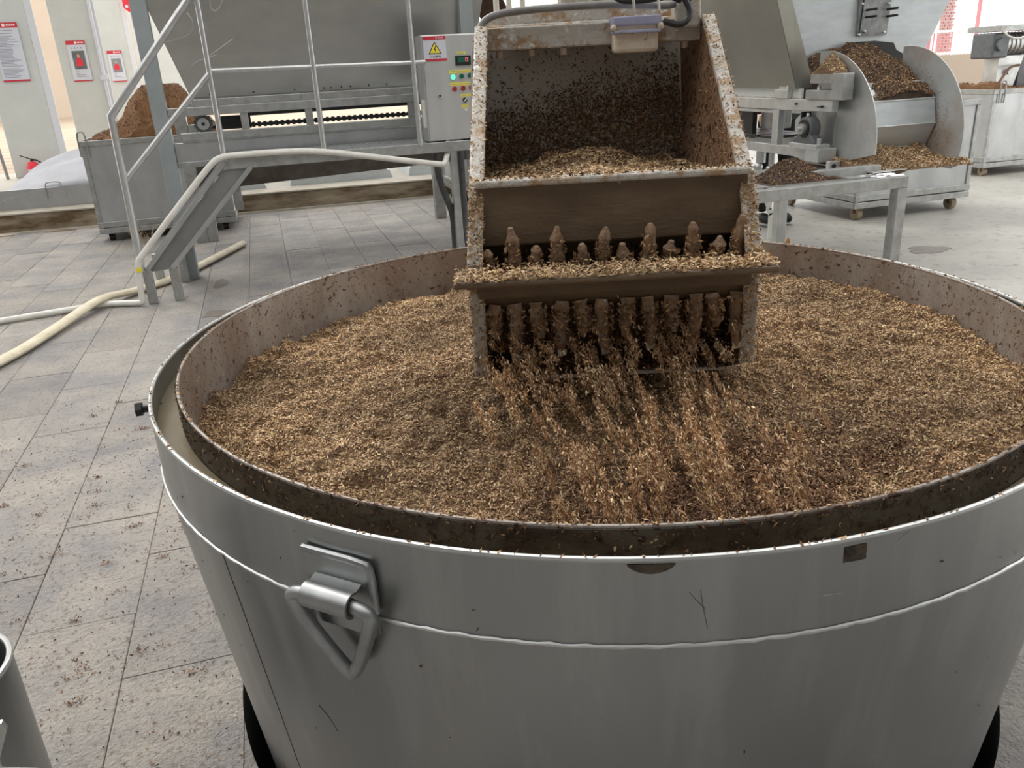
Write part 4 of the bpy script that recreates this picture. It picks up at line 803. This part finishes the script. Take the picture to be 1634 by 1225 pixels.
# end sprocket and chain, brackets on top of the rail
MB().prism([(XC+.10, 4.72, 0.80), (XC+.10, 4.86, 0.80), (XC+.10, 4.86, 1.0), (XC+.10, 4.72, 1.0)], (0.012, 0, 0)).build('end_plate', 'steel', rc)
for k in range(9):
    a = R(-70+k*20); y, z = 4.83-0.17*math.cos(a), 0.90+0.12*math.sin(a)
    MB().cyl((XC+.115, y, z), (XC+.16, y, z), 0.016, n=10).build('chain_roller', 'rust' if k % 2 else 'steel', rc, smooth=True)
bar('chain_guard', (XC+.165, 4.62, 0.74), (XC+.20, 4.80, 1.0), 'rust', rc)
tb_ = thing('tension_block', (3.55, 4.75, 1.086), 'C shaped grey steel block on the near end of the right conveyor', 'bracket')
bar('lower_jaw', (XC-.01, 4.58, 1.086), (XC+.07, 4.90, 1.145), 'steel_frame', tb_); bar('upper_jaw', (XC-.01, 4.58, 1.185), (XC+.07, 4.86, 1.245), 'steel_frame', tb_); bar('web', (XC-.012, 4.53, 1.0865), (XC+.072, 4.635, 1.2455), 'steel_frame', tb_); MB().cyl((XC+.02, 4.80, 1.145), (XC+.02, 4.80, 1.165), 0.012, n=8).build('bolt', 'white_plastic', tb_)
ub = thing('upright_bracket', (3.54, 5.2, 1.086), 'short upright steel stop bracket on the right conveyor rail', 'bracket')
bar('base_block', (XC-.01, 5.10, 1.086), (XC+.07, 5.26, 1.145), 'steel_light', ub); MB().prism([(XC+.0, 5.22, 1.145), (XC+.0, 5.14, 1.145), (XC+.0, 5.135, 1.285), (XC+.0, 5.20, 1.285)], (0.06, 0, 0)).build('upright', 'steel_light', ub, bev=0.004); MB().cyl((XC+.0, 5.115, 1.145), (XC+.0, 5.115, 1.170), 0.009, n=8).build('bolt', 'white_plastic', ub)
for y, z in ((5.0, 1.055), (4.72, 1.045)): MB().cyl((XC-.012, y, z), (XC, y, z), 0.007, n=8).build('screw', 'black_steel', rc)
MB().cyl((XC-.035, 4.74, 1.045), (XC, 4.74, 1.045), 0.009, n=10).build('pin', 'steel', rc, smooth=True)
for y, r_ in ((5.42, 0.035), (5.28, 0.022)):
    MB().cyl((XC+.02, y, 0.63), (XC+.02, y, 0.71), r_, n=14).build('hanger_nut', 'steel', rc, smooth=True); MB().sphere((XC-.0, y, 0.60), r_, 12, 8).build('ball_joint', 'steel', rc, smooth=True)
bar('mount_lug', (XC-.03, 4.56, 0.652), (XC+.05, 4.60, 0.715), 'steel_light', rc); MB().cyl((XC-.0, 4.56, 0.685), (XC-.0, 4.552, 0.685), 0.014, n=10).build('lug_hole', 'black', rc)
# feed roller between two round cheek plates
fr_ = thing('feed_roller', (3.95, 4.85, 0.65), 'faceted steel feed roller between round cheek plates under the pale hopper', 'roller')
def cheek(x, a0, a1, cy=4.88, cz=0.815, r=0.565):
    pts = [(x, cy-r*math.cos(R(a)), cz+r*math.sin(R(a))) for a in np.linspace(a0, a1, 40)]
    return MB().prism([(x, cy+0.05, cz+r*math.sin(R(a1)))] + pts[::-1] + [(x, cy-r*.9, cz-.19 if x > 4 else cz-.06), (x, cy+0.05, cz-.19)], (0.007, 0, 0)).build('cheek_plate', 'cheek_steel' if x > 4 else 'steel_light', fr_)
cheek(3.615, -5, 100); cheek(4.27, -14, 96)
NF = 10; pf_ = [(3.63, 4.80+0.255*math.cos(2*PI*k/NF+.1), 0.93+0.255*math.sin(2*PI*k/NF+.1)) for k in range(NF)]
rol = MB().prism(pf_, (0.63, 0, 0)).build('roller_drum', 'steel_blue', fr_, bev=0.003)
for k in range(NF):
    p = Vector(pf_[k]); MB().cyl(p, p+Vector((0.63, 0, 0)), 0.006, n=8).build('hinge_rod', 'steel_light', rol, smooth=True)
# hoppers above
h2_ = thing('pale_hopper', (4.1, 5.6, 1.0), 'pale blue grey steel hopper wall with bolted gate on the right', 'hopper')
MB().plate([(3.70, 5.20, 1.10), (4.56, 5.20, 1.10), (5.27, 5.20, 2.5), (3.1, 5.20, 2.5)], 0.008).build('front_wall', 'steel_blue', h2_)
MB().plate([(4.56, 5.20, 1.10), (4.56, 6.0, 1.10), (5.27, 6.3, 2.5), (5.27, 5.20, 2.5)], 0.008).build('side_wall', 'steel_blue', h2_)
gp = MB().plate([(4.09, 5.185, 1.46), (4.325, 5.185, 1.46), (4.345, 5.185, 1.80), (4.07, 5.185, 1.80)], 0.014).build('gate_plate', 'gate_grey', h2_)
MB().cyl((4.085, 5.165, 1.46), (4.10, 5.165, 1.70), 0.006, n=8).build('gate_rod', 'black_steel', gp)
for x, z in ((4.13, 1.625), (4.13, 1.58), (4.30, 1.625), (4.30, 1.58)): MB().cyl((x, 5.17, z), (x+.03, 5.09, z+.004), 0.008, n=8).build('gate_bolt', 'black_steel', gp)
for x, z in ((4.085, 1.47), (4.09, 1.665), (4.13, 1.49), (4.29, 1.48), (4.31, 1.66)): MB().sphere((x, 5.165, z), 0.011, 10, 6).build('gate_nut', 'galv', gp, smooth=True)
MB().plate([(3.95, 5.19, 1.12), (4.54, 5.19, 1.12), (4.54, 5.19, 1.31), (4.43, 5.19, 1.36), (4.40, 5.19, 1.408), (4.24, 5.19, 1.427), (4.08, 5.19, 1.425), (3.98, 5.19, 1.38)], 0.012).build('dark_mouth_plate', 'black', h2_)  # black plate paints the dark of the open outlet
h3_ = thing('olive_hopper', (3.7, 6.3, 1.1), 'olive grey steel hopper above the right conveyor beside the bucket', 'hopper')
MB().plate([(3.52, 5.03, 1.15), (2.95, 4.9, 2.5), (2.95, 8.2, 2.5), (3.52, 8.0, 1.15)], 0.008).build('side_panel', 'steel_olive', h3_)
MB().plate([(3.52, 5.03, 1.15), (2.95, 4.9, 2.5), (3.02, 4.9, 2.5), (3.40, 4.98, 1.70), (3.655, 5.03, 1.15)], 0.008).build('front_panel', 'steel_olive', h3_)
bar('skirt', (3.54, 5.0, 1.086), (3.56, 8.2, 1.15), 'white_paint', h3_)
# mash around the roller
def z_tray(X, Y):
    z = 0.68 + 0.10*np.exp(-(((X-3.85)/0.22)**2+((Y-4.62)/0.16)**2)) + 0.12*np.exp(-(((X-4.2)/0.12)**2+((Y-4.78)/0.2)**2)) + 0.03*np.clip((Y-4.3)/.5, 0, 1)
    z = z - 0.03*np.exp(-((Y-4.26)/0.05)**2)
    return z + 0.03*vnoise(X, Y, 0.09, 8) + 0.02*vnoise(X, Y, 0.035, 9)
ht = heap('mash_heap', 3.56, 4.36, 4.27, 4.95, z_tray, 'mash_base', res=0.012, skirt=0.66); tag(ht, 'spilled tan mash heap on the tray below the feed roller', 'mash', kind='stuff')
scatter_heap(ht, z_tray, 3.57, 4.35, 4.28, 4.9, 7500, 'husk', L=(0.012, 0.024))
def z_feed(X, Y):
    t = np.clip((Y-4.56)/0.60, 0, 1); z = 1.10 + 0.31*t**0.8 - 0.10*np.abs((X-4.02)/0.35)**2
    return z + 0.05*vnoise(X, Y, 0.1, 10) + 0.03*vnoise(X, Y, 0.04, 11)
hf = heap('mash_heap', 3.63, 4.26, 4.585, 5.18, z_feed, 'mash_dark', res=0.012, skirt=1.06); tag(hf, 'dark brown mash pouring from the pale hopper onto the feed roller', 'mash', kind='stuff')
scatter_heap(hf, z_feed, 3.64, 4.26, 4.575, 5.17, 7000, 'husk_dark', L=(0.010, 0.020)); scatter_heap(hf, z_feed, 3.64, 4.26, 4.575, 5.17, 4000, 'husk_mid', L=(0.010, 0.020))
n = 9000; y_ = rng.uniform(4.40, 5.15, n); z_ = 0.74+0.60*rng.uniform(0, 1, n); d_ = np.hypot(y_-4.92, z_-.815); k_ = rng.uniform(0, 1, n) < np.clip((0.50-d_)/0.16, 0, 1)
husks('clinging_husk', np.stack([np.full(k_.sum(), 4.266), y_[k_], z_[k_]], 1), np.tile([-1., 0, 0], (k_.sum(), 1)), 'husk_mid', fr_, L=(0.005, 0.012))
def z_pile(X, Y): return 1.245 + 0.13*np.clip(1-np.hypot((X-3.57)/0.09, (Y-4.74)/0.14), 0, 1) + 0.012*vnoise(X, Y, 0.03, 12)
hq = heap('mash_heap', 3.50, 3.61, 4.60, 4.90, z_pile, 'mash_base', res=0.01, skirt=1.243); tag(hq, 'little cone of tan mash on top of the tension block', 'mash', kind='stuff')
scatter_heap(hq, z_pile, 3.505, 3.60, 4.62, 4.88, 700, 'husk', L=(0.010, 0.02))
def z_dk(X, Y): return 0.66 + 0.13*np.clip(1-np.hypot((X-3.10)/0.22, (Y-4.42)/0.20), 0, 1) + 0.04*vnoise(X, Y, 0.06, 13)*np.clip(1.2-np.hypot((X-3.10)/0.22, (Y-4.42)/0.20), 0, 1)
hk = heap('mash_heap', 2.80, 3.36, 4.20, 4.66, z_dk, 'mash_dark', res=0.012, skirt=0.655); tag(hk, 'dark wet mash clump on the steel table beside the bucket', 'mash', kind='stuff')
scatter_heap(hk, z_dk, 2.85, 3.32, 4.22, 4.62, 2500, 'husk_dark', L=(0.012, 0.022), tilt=.9)
n = 260; husks('spilled_husk', np.stack([rng.uniform(3.515, 3.555, n), rng.uniform(5.0, 6.6, n), np.full(n, 1.09)], 1), np.tile([0, 0, 1.], (n, 1)), 'husk', rc, L=(0.008, 0.018))
# gear motor at far right
gm = thing('gear_motor', (8.1, 7.75, 0.88), 'grey gear motor on a pedestal over the far right cart', 'motor')
MB().prism([(7.86, 7.6, 0.88), (8.10, 7.6, 0.88), (8.20, 7.6, 1.22), (7.86, 7.6, 1.22)], (0, 0.2, 0)).build('pedestal', 'steel_light', gm); bar('gearbox', (7.70, 7.55, 1.20), (7.92, 7.85, 1.46), 'cast_grey', gm, bev=0.02); bar('top_plate', (7.72, 7.5, 1.47), (8.5, 7.95, 1.53), 'steel_frame', gm)
MB().cyl((7.79, 7.55, 1.34), (7.79, 7.51, 1.34), 0.065, n=24).build('gear_cap', 'cast_grey', gm, smooth=True)
MB().cyl((7.92, 7.68, 1.34), (8.45, 7.68, 1.34), 0.11, n=28).build('motor_body', 'steel_light', gm, smooth=True)
for k in range(7): MB().cyl((7.97+.06*k, 7.68, 1.34), (7.975+.06*k, 7.68, 1.34), 0.122, n=28).build('cooling_fin', 'steel_frame', gm, smooth=True)
bar('motor_stand', (8.18, 7.62, 0.88), (8.7, 7.9, 1.24), 'cast_grey', gm)
MB().tube([(7.75, 7.5, 1.47), (7.85, 7.48, 1.40), (8.0, 7.48, 1.39), (8.15, 7.5, 1.46)], 0.010, 8, smooth=2).build('power_cable', 'white_plastic', gm, smooth=True); MB().tube([(7.62, 7.35, 0.92), (7.75, 7.42, 1.0), (7.92, 7.5, 1.11), (8.1, 7.55, 1.12)], 0.014, 8, smooth=2).build('drain_hose', 'rust', gm, smooth=True)
MB().cyl((8.0, 7.6, 1.06), (8.0, 7.56, 1.06), 0.035, n=16).build('valve', 'steel', gm, smooth=True)

# ============================================================ PERSON behind the right conveyor (only shoes, trousers and a strip of shirt show)
def skin_mesh(name, nodes, edges, mat_name, parent, sub=2):
    me = bpy.data.meshes.new(name); off = base_of(parent)
    me.from_pydata([Vector(p)-off for p, r in nodes], edges, []); o = bpy.data.objects.new(name, me); C.objects.link(o); o.parent = parent
    o.modifiers.new('skin', 'SKIN')
    for k, (p, r) in enumerate(nodes): me.skin_vertices[0].data[k].radius = (r, r) if not isinstance(r, tuple) else r
    me.skin_vertices[0].data[0].use_root = True
    md = o.modifiers.new('sub', 'SUBSURF'); md.levels = sub; md.render_levels = sub; me.materials.append(MATS[mat_name]); return o
px0, py0 = 4.14, 6.16
pe = thing('person', (px0, py0, 0), 'person in dark red top and black trousers standing behind the right conveyor', 'person')
def pp(x, y, z): return (px0+x, py0+y, z)
body = [(pp(0, 0, 0.92), (.14, .10)), (pp(0, 0, 1.10), (.135, .095)), (pp(0, 0, 1.28), (.155, .105)), (pp(0, 0, 1.42), (.09, .08)), (pp(0, 0, 1.49), (.05, .05)),
        (pp(-.18, 0, 1.38), .05), (pp(-.23, -.01, 1.12), .042), (pp(-.22, -.10, 0.92), .033), (pp(.18, 0, 1.38), .05), (pp(.23, -.01, 1.12), .042), (pp(.22, -.10, 0.92), .033)]
skin_mesh('shirt', body, [(0, 1), (1, 2), (2, 3), (3, 4), (3, 5), (5, 6), (6, 7), (3, 8), (8, 9), (9, 10)], 'crimson_cloth', pe)
legs = [(pp(0, 0, .94), (.13, .095)), (pp(-.09, 0, .82), .085), (pp(-.10, -.02, .48), .06), (pp(-.09, 0, .10), .052), (pp(.09, 0, .82), .085), (pp(.10, -.02, .48), .06), (pp(.09, 0, .10), .052)]
skin_mesh('trousers', legs, [(0, 1), (1, 2), (2, 3), (0, 4), (4, 5), (5, 6)], 'dark_cloth', pe)
skin_mesh('head', [(pp(0, 0, 1.48), .05), (pp(0, -.005, 1.56), (.075, .085)), (pp(0, -.005, 1.64), (.075, .09)), (pp(0, 0, 1.69), (.05, .06))], [(0, 1), (1, 2), (2, 3)], 'skin', pe)
MB().sphere((px0, py0+.012, 1.655), .098, 16, 10, (.92, 1.02, .8)).build('hair', 'hair', pe, smooth=True)
for s in (-1, 1):
    MB().sphere((px0+s*.03, py0-.088, 1.61), .009, 8, 6).build('eye', 'black', pe, smooth=True)
    hx, hy, hz = px0+s*.22, py0-.13, .88
    nodes = [((hx, hy+.03, hz+.04), .024), ((hx, hy, hz), (.036, .018)), ((hx, hy-.02, hz-.03), (.038, .016))]; ed = [(0, 1), (1, 2)]
    for k in range(4):
        fx = hx+(-.024+.016*k); L_ = (.055, .065, .06, .045)[k]; i0 = len(nodes)
        nodes += [((fx, hy-.035, hz-.05), .0085), ((fx, hy-.05, hz-.05-L_*.6), .008), ((fx, hy-.045, hz-.05-L_), .007)]; ed += [(2, i0), (i0, i0+1), (i0+1, i0+2)]
    i0 = len(nodes); nodes += [((hx-s*.045, hy-.02, hz-.01), .010), ((hx-s*.055, hy-.045, hz-.045), .008)]; ed += [(1, i0), (i0, i0+1)]
    skin_mesh('hand', nodes, ed, 'skin', pe, 1)
    sx = px0+s*.09
    shoe = MB().sphere((sx, py0-.05, .055), .06, 16, 10, (.75, 2.1, .85)).build('shoe', 'black', pe, smooth=True); MB().sphere((sx, py0-.05, .016), .062, 16, 8, (.80, 2.15, .26)).build('sole', 'white_paint', shoe, smooth=True)
MB().sphere((px0, py0-.095, 1.575), .014, 10, 6, (.8, 1, 1.4)).build('nose', 'skin', pe, smooth=True); MB().sphere((px0, py0-.085, 1.535), .018, 10, 6, (1.2, .4, .35)).build('mouth', 'red', pe, smooth=True)

# ============================================================ FAR LEFT: COLUMNS, POSTERS, EXTINGUISHER, PIT COVERS
def column(x0, x1, y, label, z1=5.8, d=0.35):
    t = thing('column', ((x0+x1)/2, y+d/2, 0.2), label, 'column', 'white columns at far left')
    bar('shaft', (x0, y, 0.2), (x1, y+d, z1), 'white_paint', t, bev=0.01); bar('corner_strip', (x1, y, 0.2), (x1+.10, y+.03, z1), 'white_strip', t); return t
column(-3.63, -2.96, 14.2, 'white painted column with long text poster and fire extinguisher')
column(-3.30, -2.63, 17.6, 'white column with thin white pipe and portrait poster, second from left')
column(-3.17, -2.62, 22.0, 'white column at right behind the mash heap, third from left')
tag(MB().box((-2.95, 26, 0.2), (-1.4, 26.4, 6)).build('column', 'white_paint'), 'broad white pier beyond the left cart heap', 'column')
def poster(x, y, z0, w_, h_, label, portrait=None, nl=22):
    t = thing('poster', (x+w_/2, y, z0), label, 'poster', 'posters on the white columns')
    bar('board', (x, y-.012, z0), (x+w_, y, z0+h_), 'white_board', t, bev=0)
    yf = y-.013; hb = h_*(0.09 if portrait is None else 0.10)
    MB().box((x-.003, yf-.002, z0+h_-hb), (x+w_+.003, yf, z0+h_)).build('header_band', 'red', t); MB().box((x, yf-.002, z0), (x+w_, yf, z0+h_*0.03)).build('footer_band', 'red', t)
    MB().cyl((x+w_*.5, yf-.002, z0+h_-hb/2), (x+w_*.5, yf-.004, z0+h_-hb/2), hb*.3, n=14).build('logo', 'pink_white', t)
    for k in range(5): MB().box((x+w_*(.60+.068*k), yf-.004, z0+h_-hb*.66), (x+w_*(.652+.068*k), yf-.002, z0+h_-hb*.34)).build('header_glyph', 'pink_white', t)
    if portrait is None:
        mb = MB(); zc = z0+h_-hb-h_*.05
        while zc > z0+h_*.06:
            if random.random() < .88: mb.box((x+w_*.08, yf-.001, zc), (x+w_*random.uniform(.45, .92), yf, zc+h_*.011))
            zc -= h_*.024
        mb.build('text_lines', 'print_grey', t)
    else:
        for k in range(4): MB().box((x+w_*(.22+.165*k), yf-.001, z0+h_*.80), (x+w_*(.29+.165*k), yf, z0+h_*.84)).build('title_glyph', 'print_grey', t)
        a, b = x+w_*.19, x+w_*.86; c0, c1 = z0+h_*.30, z0+h_*.75
        ph = MB().box((a, yf-.002, c0), (b, yf, c1)).build('photo', portrait, t); yq = yf-.002; W2 = b-a; H2 = c1-c0; cx = a+W2*(.48 if portrait == 'photo_dark' else .44)
        MB().prism([(cx-W2*.30, yq, c0+H2*.18), (cx+W2*.30, yq, c0+H2*.18), (cx+W2*.24, yq, c0+H2*.52), (cx+W2*.07, yq, c0+H2*.62), (cx-W2*.07, yq, c0+H2*.62), (cx-W2*.24, yq, c0+H2*.52)], (0, -.001, 0)).build('printed_jacket', 'red_bright', ph)
        MB().prism([(cx+W2*.12*math.cos(2*PI*k/14), yq-.0004, c0+H2*.72+H2*.10*math.sin(2*PI*k/14)) for k in range(14)], (0, -.001, 0)).build('printed_face', 'skin', ph)
        mb = MB()
        for k, zf in enumerate((.25, .19, .15, .11)): mb.box((x+w_*.2, yf-.001, z0+h_*zf), (x+w_*(.42, .38, .7, .86)[k], yf, z0+h_*(zf+.014)))
        mb.build('text_lines', 'print_grey', t)
    return t
poster(-3.455, 14.19, 1.555, 0.355, 0.79, 'tall poster of printed text with red header on the nearest left column')
poster(-3.125, 17.59, 1.54, 0.312, 0.695, 'poster with portrait on dark background on the second column', 'photo_dark')
poster(-3.094, 21.99, 1.53, 0.303, 0.67, 'smaller poster with portrait on grey background on the third column', 'photo_grey')
ex = thing('fire_extinguisher', (-3.33, 14.05, 0.2), 'small red fire extinguisher at the foot of the nearest left column', 'extinguisher')
MB().lathe([(0.01, 0.2), (0.085, 0.2), (0.09, 0.22), (0.09, 0.36), (0.06, 0.42), (0.03, 0.435), (0.01, 0.44)], (-3.33, 14.05), 24).build('cylinder', 'red_bright', ex, smooth=True)
bar('label', (-3.39, 13.955, 0.26), (-3.31, 13.962, 0.33), 'white_board', ex); MB().cyl((-3.33, 14.05, 0.43), (-3.33, 14.05, 0.48), 0.018, n=10).build('valve', 'black', ex)
MB().obox((-3.33, 14.05, 0.47), (-3.47, 14.05, 0.53), 0.02, 0.012).build('lever', 'black', ex); MB().tube([(-3.33, 14.05, 0.465), (-3.22, 14.03, 0.44), (-3.15, 14.0, 0.32), (-3.14, 14.0, 0.24)], 0.011, 8, smooth=2).build('hose', 'black', ex, smooth=True)
tag(MB().cyl((-3.73, 14.15, 0.2), (-3.75, 14.15, 0.66), 0.022, n=12).build('standpipe', 'grey_cable', smooth=True), 'short grey pipe standing at the left foot of the nearest column', 'pipe')
wpp = MB().tube([(-2.60, 17.55, 0.2), (-2.60, 17.55, 5.5)], 0.03, 10).build('white_riser_pipe', 'white_board', smooth=True); tag(wpp, 'thin white pipe running up the edge of the second column', 'pipe'); MB().box((-2.66, 17.48, 1.55), (-2.54, 17.54, 1.63)).build('pipe_box', 'white_board', wpp)
bn = thing('red_banner', (-2.46, 21.9, 2.98), 'red hanging banner with pointed end high on the third column', 'banner')
MB().prism([(-2.56, 21.9, 4.0), (-2.37, 21.9, 4.0), (-2.38, 21.9, 3.02), (-2.43, 21.9, 2.98), (-2.53, 21.9, 3.08)], (0, .02, 0)).build('cloth', 'red_bright', bn); MB().sphere((-2.46, 21.88, 3.10), .035, 12, 8, (1, .2, 1)).build('white_emblem', 'white_board', bn, smooth=True)
MB().cyl((-2.40, 21.9, 3.0), (-2.40, 21.9, 2.65), .012, n=6).build('tassel', 'print_grey', bn)
# cloth-covered steel pit edges behind the kerb
def covered_pit(x0, x1, y0, y1, h, label, hook=None):
    t = thing('covered_pit', ((x0+x1)/2, (y0+y1)/2, 0.2), label, 'pit cover')
    bar('steel_edge', (x0, y0, 0.19), (x1, y0+.02, 0.2+h*.42), 'steel', t); bar('steel_edge', (x0, y1-.02, 0.19), (x1, y1, 0.2+h*.42), 'steel', t); bar('steel_edge', (x0, y0, 0.19), (x0+.02, y1, 0.2+h*.2), 'steel', t); bar('steel_edge', (x1-.02, y0, 0.19), (x1, y1, 0.2+h*.2), 'steel', t)
    xs, ys = np.meshgrid(np.linspace(x0, x1, 60), np.linspace(y0, y1, 40)); u = (xs-x0)/(x1-x0); v = (ys-y0)/(y1-y0)
    z = 0.2 + h*(0.42+0.58*np.sin(PI*np.clip(v, .0, 1))**.7)*np.sin(PI*np.clip(u, 0.0, 1))**.55 + 0.03*np.sin(v*26+4*np.sin(u*5))*np.sin(PI*v)*np.sin(PI*u)
    g = grid_mesh('cloth', xs, ys, np.maximum(z, 0.2), 'cloth', t); md = g.modifiers.new('thickness', 'SOLIDIFY'); md.thickness = 0.008; md.offset = 1
    if hook: MB().tube([(hook-.09, y0-.008, .30), (hook-.085, y0-.008, .45), (hook-.06, y0-.008, .475), (hook+.05, y0-.008, .475), (hook+.08, y0-.008, .45), (hook+.09, y0-.008, .28)], .008, 8, smooth=2).build('hook', 'steel_frame', t, smooth=True)
covered_pit(-2.95, -0.95, 10.15, 12.6, 0.52, 'white cloth draped over a steel edged pit left of the cart', hook=-2.25)
for x0, x1, lb in ((-0.75, -0.02, 'small grey cover behind the kerb, directly behind the stair top'), (0.25, 1.48, 'long pale grey lid lying behind the kerb under the walkway'), (1.68, 2.6, 'white lid with grey flank behind the kerb near the cabinet')):
    t = thing('pit_lid', ((x0+x1)/2, 10.6, 0.2), lb, 'lid', 'lids behind the kerb')
    MB().prism([(x0, 10.2, 0.2), (x1, 10.2, 0.2), (x1-.03, 10.2, 0.29), (x1-.16, 10.2, 0.335), (x0+.1, 10.2, 0.335), (x0+.02, 10.2, 0.29)], (0, 0.9, 0)).build('lid_body', 'steel_blue', t); MB().box((x0+.02, 10.19, 0.335), (x1-.15, 11.1, 0.35)).build('lid_cloth', 'cloth', t)

# ============================================================ FAR RIGHT: LOW WALL, FENCE, PIER
struct(MB().box((10.5, 16.2, 0), (26, 16.5, 1.12)).build('wall_outer', 'beige_wall'))
fn = thing('yard_fence', (15.5, 16.3, 1.12), 'red and white metal fence on the beige wall at far right', 'fence')
for z in (1.13, 1.60): bar('rail', (12, 16.28, z), (20, 16.32, z+.05), 'rail_white', fn)
for k in range(80):
    x = 12+0.1*k; grp = (k//7) % 3
    bar('picket', (x, 16.29, 1.12), (x+.022, 16.31, 1.62), 'rail_red' if grp == 1 else 'rail_white', fn, bev=0)
for x in (14.75, 16.05): bar('fence_post', (x, 16.26, 1.12), (x+.05, 16.34, 2.9), 'rail_red', fn)
pr_ = thing('brick_pier', (16.1, 17.2, 0), 'red and white brick pier beyond the far right fence', 'pier')
bar('core', (15.85, 17.2, 0), (16.25, 17.6, 4.4), 'rail_white', pr_, bev=0)
brick = None
for j in range(44):
    for i in range(3):
        x = 15.85+0.14*i-(0.05 if j % 2 else 0); z = 1.2+0.068*j; xa, xb = max(x, 15.85), min(x+.115, 16.25)
        if brick is None or abs((xb-xa)-.115) > 1e-6: o = MB().box((xa, 17.17, z), (xb, 17.2, z+.045)).build('brick', 'brick_red', pr_)
        else: o = brick.copy(); C.objects.link(o); o.parent = pr_; o.location.x += xa-bx0; o.location.z += z-bz0
        if brick is None and abs((xb-xa)-.115) < 1e-6: brick, bx0, bz0 = o, xa, z

# ============================================================ NEAR LEFT: STEEL TUB; CRUMBS ON THE FLOOR
tub = thing('steel_tub', (-0.735, 1.46, 0), 'plain steel cylinder standing at the bottom left edge', 'tub')
MB().lathe([(0.02, 0.0), (0.135, 0.0), (0.135, 0.40), (0.128, 0.40), (0.128, 0.06), (0.02, 0.06)], (-0.735, 1.46), 48).build('shell', 'steel_drum', tub, smooth=True); MB().tube([(-0.735+.132*math.cos(2*PI*k/48), 1.46+.132*math.sin(2*PI*k/48), 0.40) for k in range(48)], 0.006, 8, closed=True).build('rim', 'steel_light', tub, smooth=True)
br = thing('bracket_arm', (-0.62, 1.29, 0), 'pale flat bracket arm in front of the steel tub', 'bracket')
MB().prism([(-0.66, 1.285, 0.0), (-0.61, 1.285, 0.0), (-0.595, 1.285, 0.32), (-0.566, 1.285, 0.385), (-0.570, 1.285, 0.400), (-0.590, 1.285, 0.404), (-0.66, 1.285, 0.404)], (0, 0.010, 0)).build('plate', 'steel_light', br); MB().cyl((-0.60, 1.270, 0.31), (-0.54, 1.270, 0.285), 0.014, n=16).build('pin', 'steel_light', br, smooth=True)
P = []
def floor_spot():
    while True:
        x = random.uniform(-1.9, 0.0); y = random.uniform(1.0, 4.2)
        if math.hypot(x-DC[0], y-DC[1]) < HOLE+.01: continue
        if random.random() < math.exp(-max(0, abs(x+0.75)-.35)/.5)*math.exp(-max(0, abs(y-2.6)-.6)/.6): return x, y
for k in range(2600):
    x, y = floor_spot(); P.append((x, y, 0.003))
for k in range(85):
    x, y = floor_spot(); r_ = random.uniform(.006, .02)
    for _ in range(random.randint(8, 34)): P.append((x+random.gauss(0, r_*1.5), y+random.gauss(0, r_*.6), 0.003+abs(random.gauss(0, .004))))
tag(husks('floor_crumbs', P, np.tile([0, 0, 1.], (len(P), 1)), 'crumb', None, L=(0.005, 0.013), tilt=.5), 'brown mash crumbs scattered on the tiles left of the drum', 'crumbs')
P = []
for k in range(420):
    a = random.uniform(PI*1.0, PI*1.45); r_ = HOLE+0.01+abs(random.gauss(0, .12)); P.append((DC[0]+r_*math.cos(a), DC[1]+r_*math.sin(a), .003))
tag(husks('floor_husks', P, np.tile([0, 0, 1.], (len(P), 1)), 'husk', None, L=(0.005, 0.010), tilt=.35), 'pale husks strewn around the edge of the floor pit', 'husks')
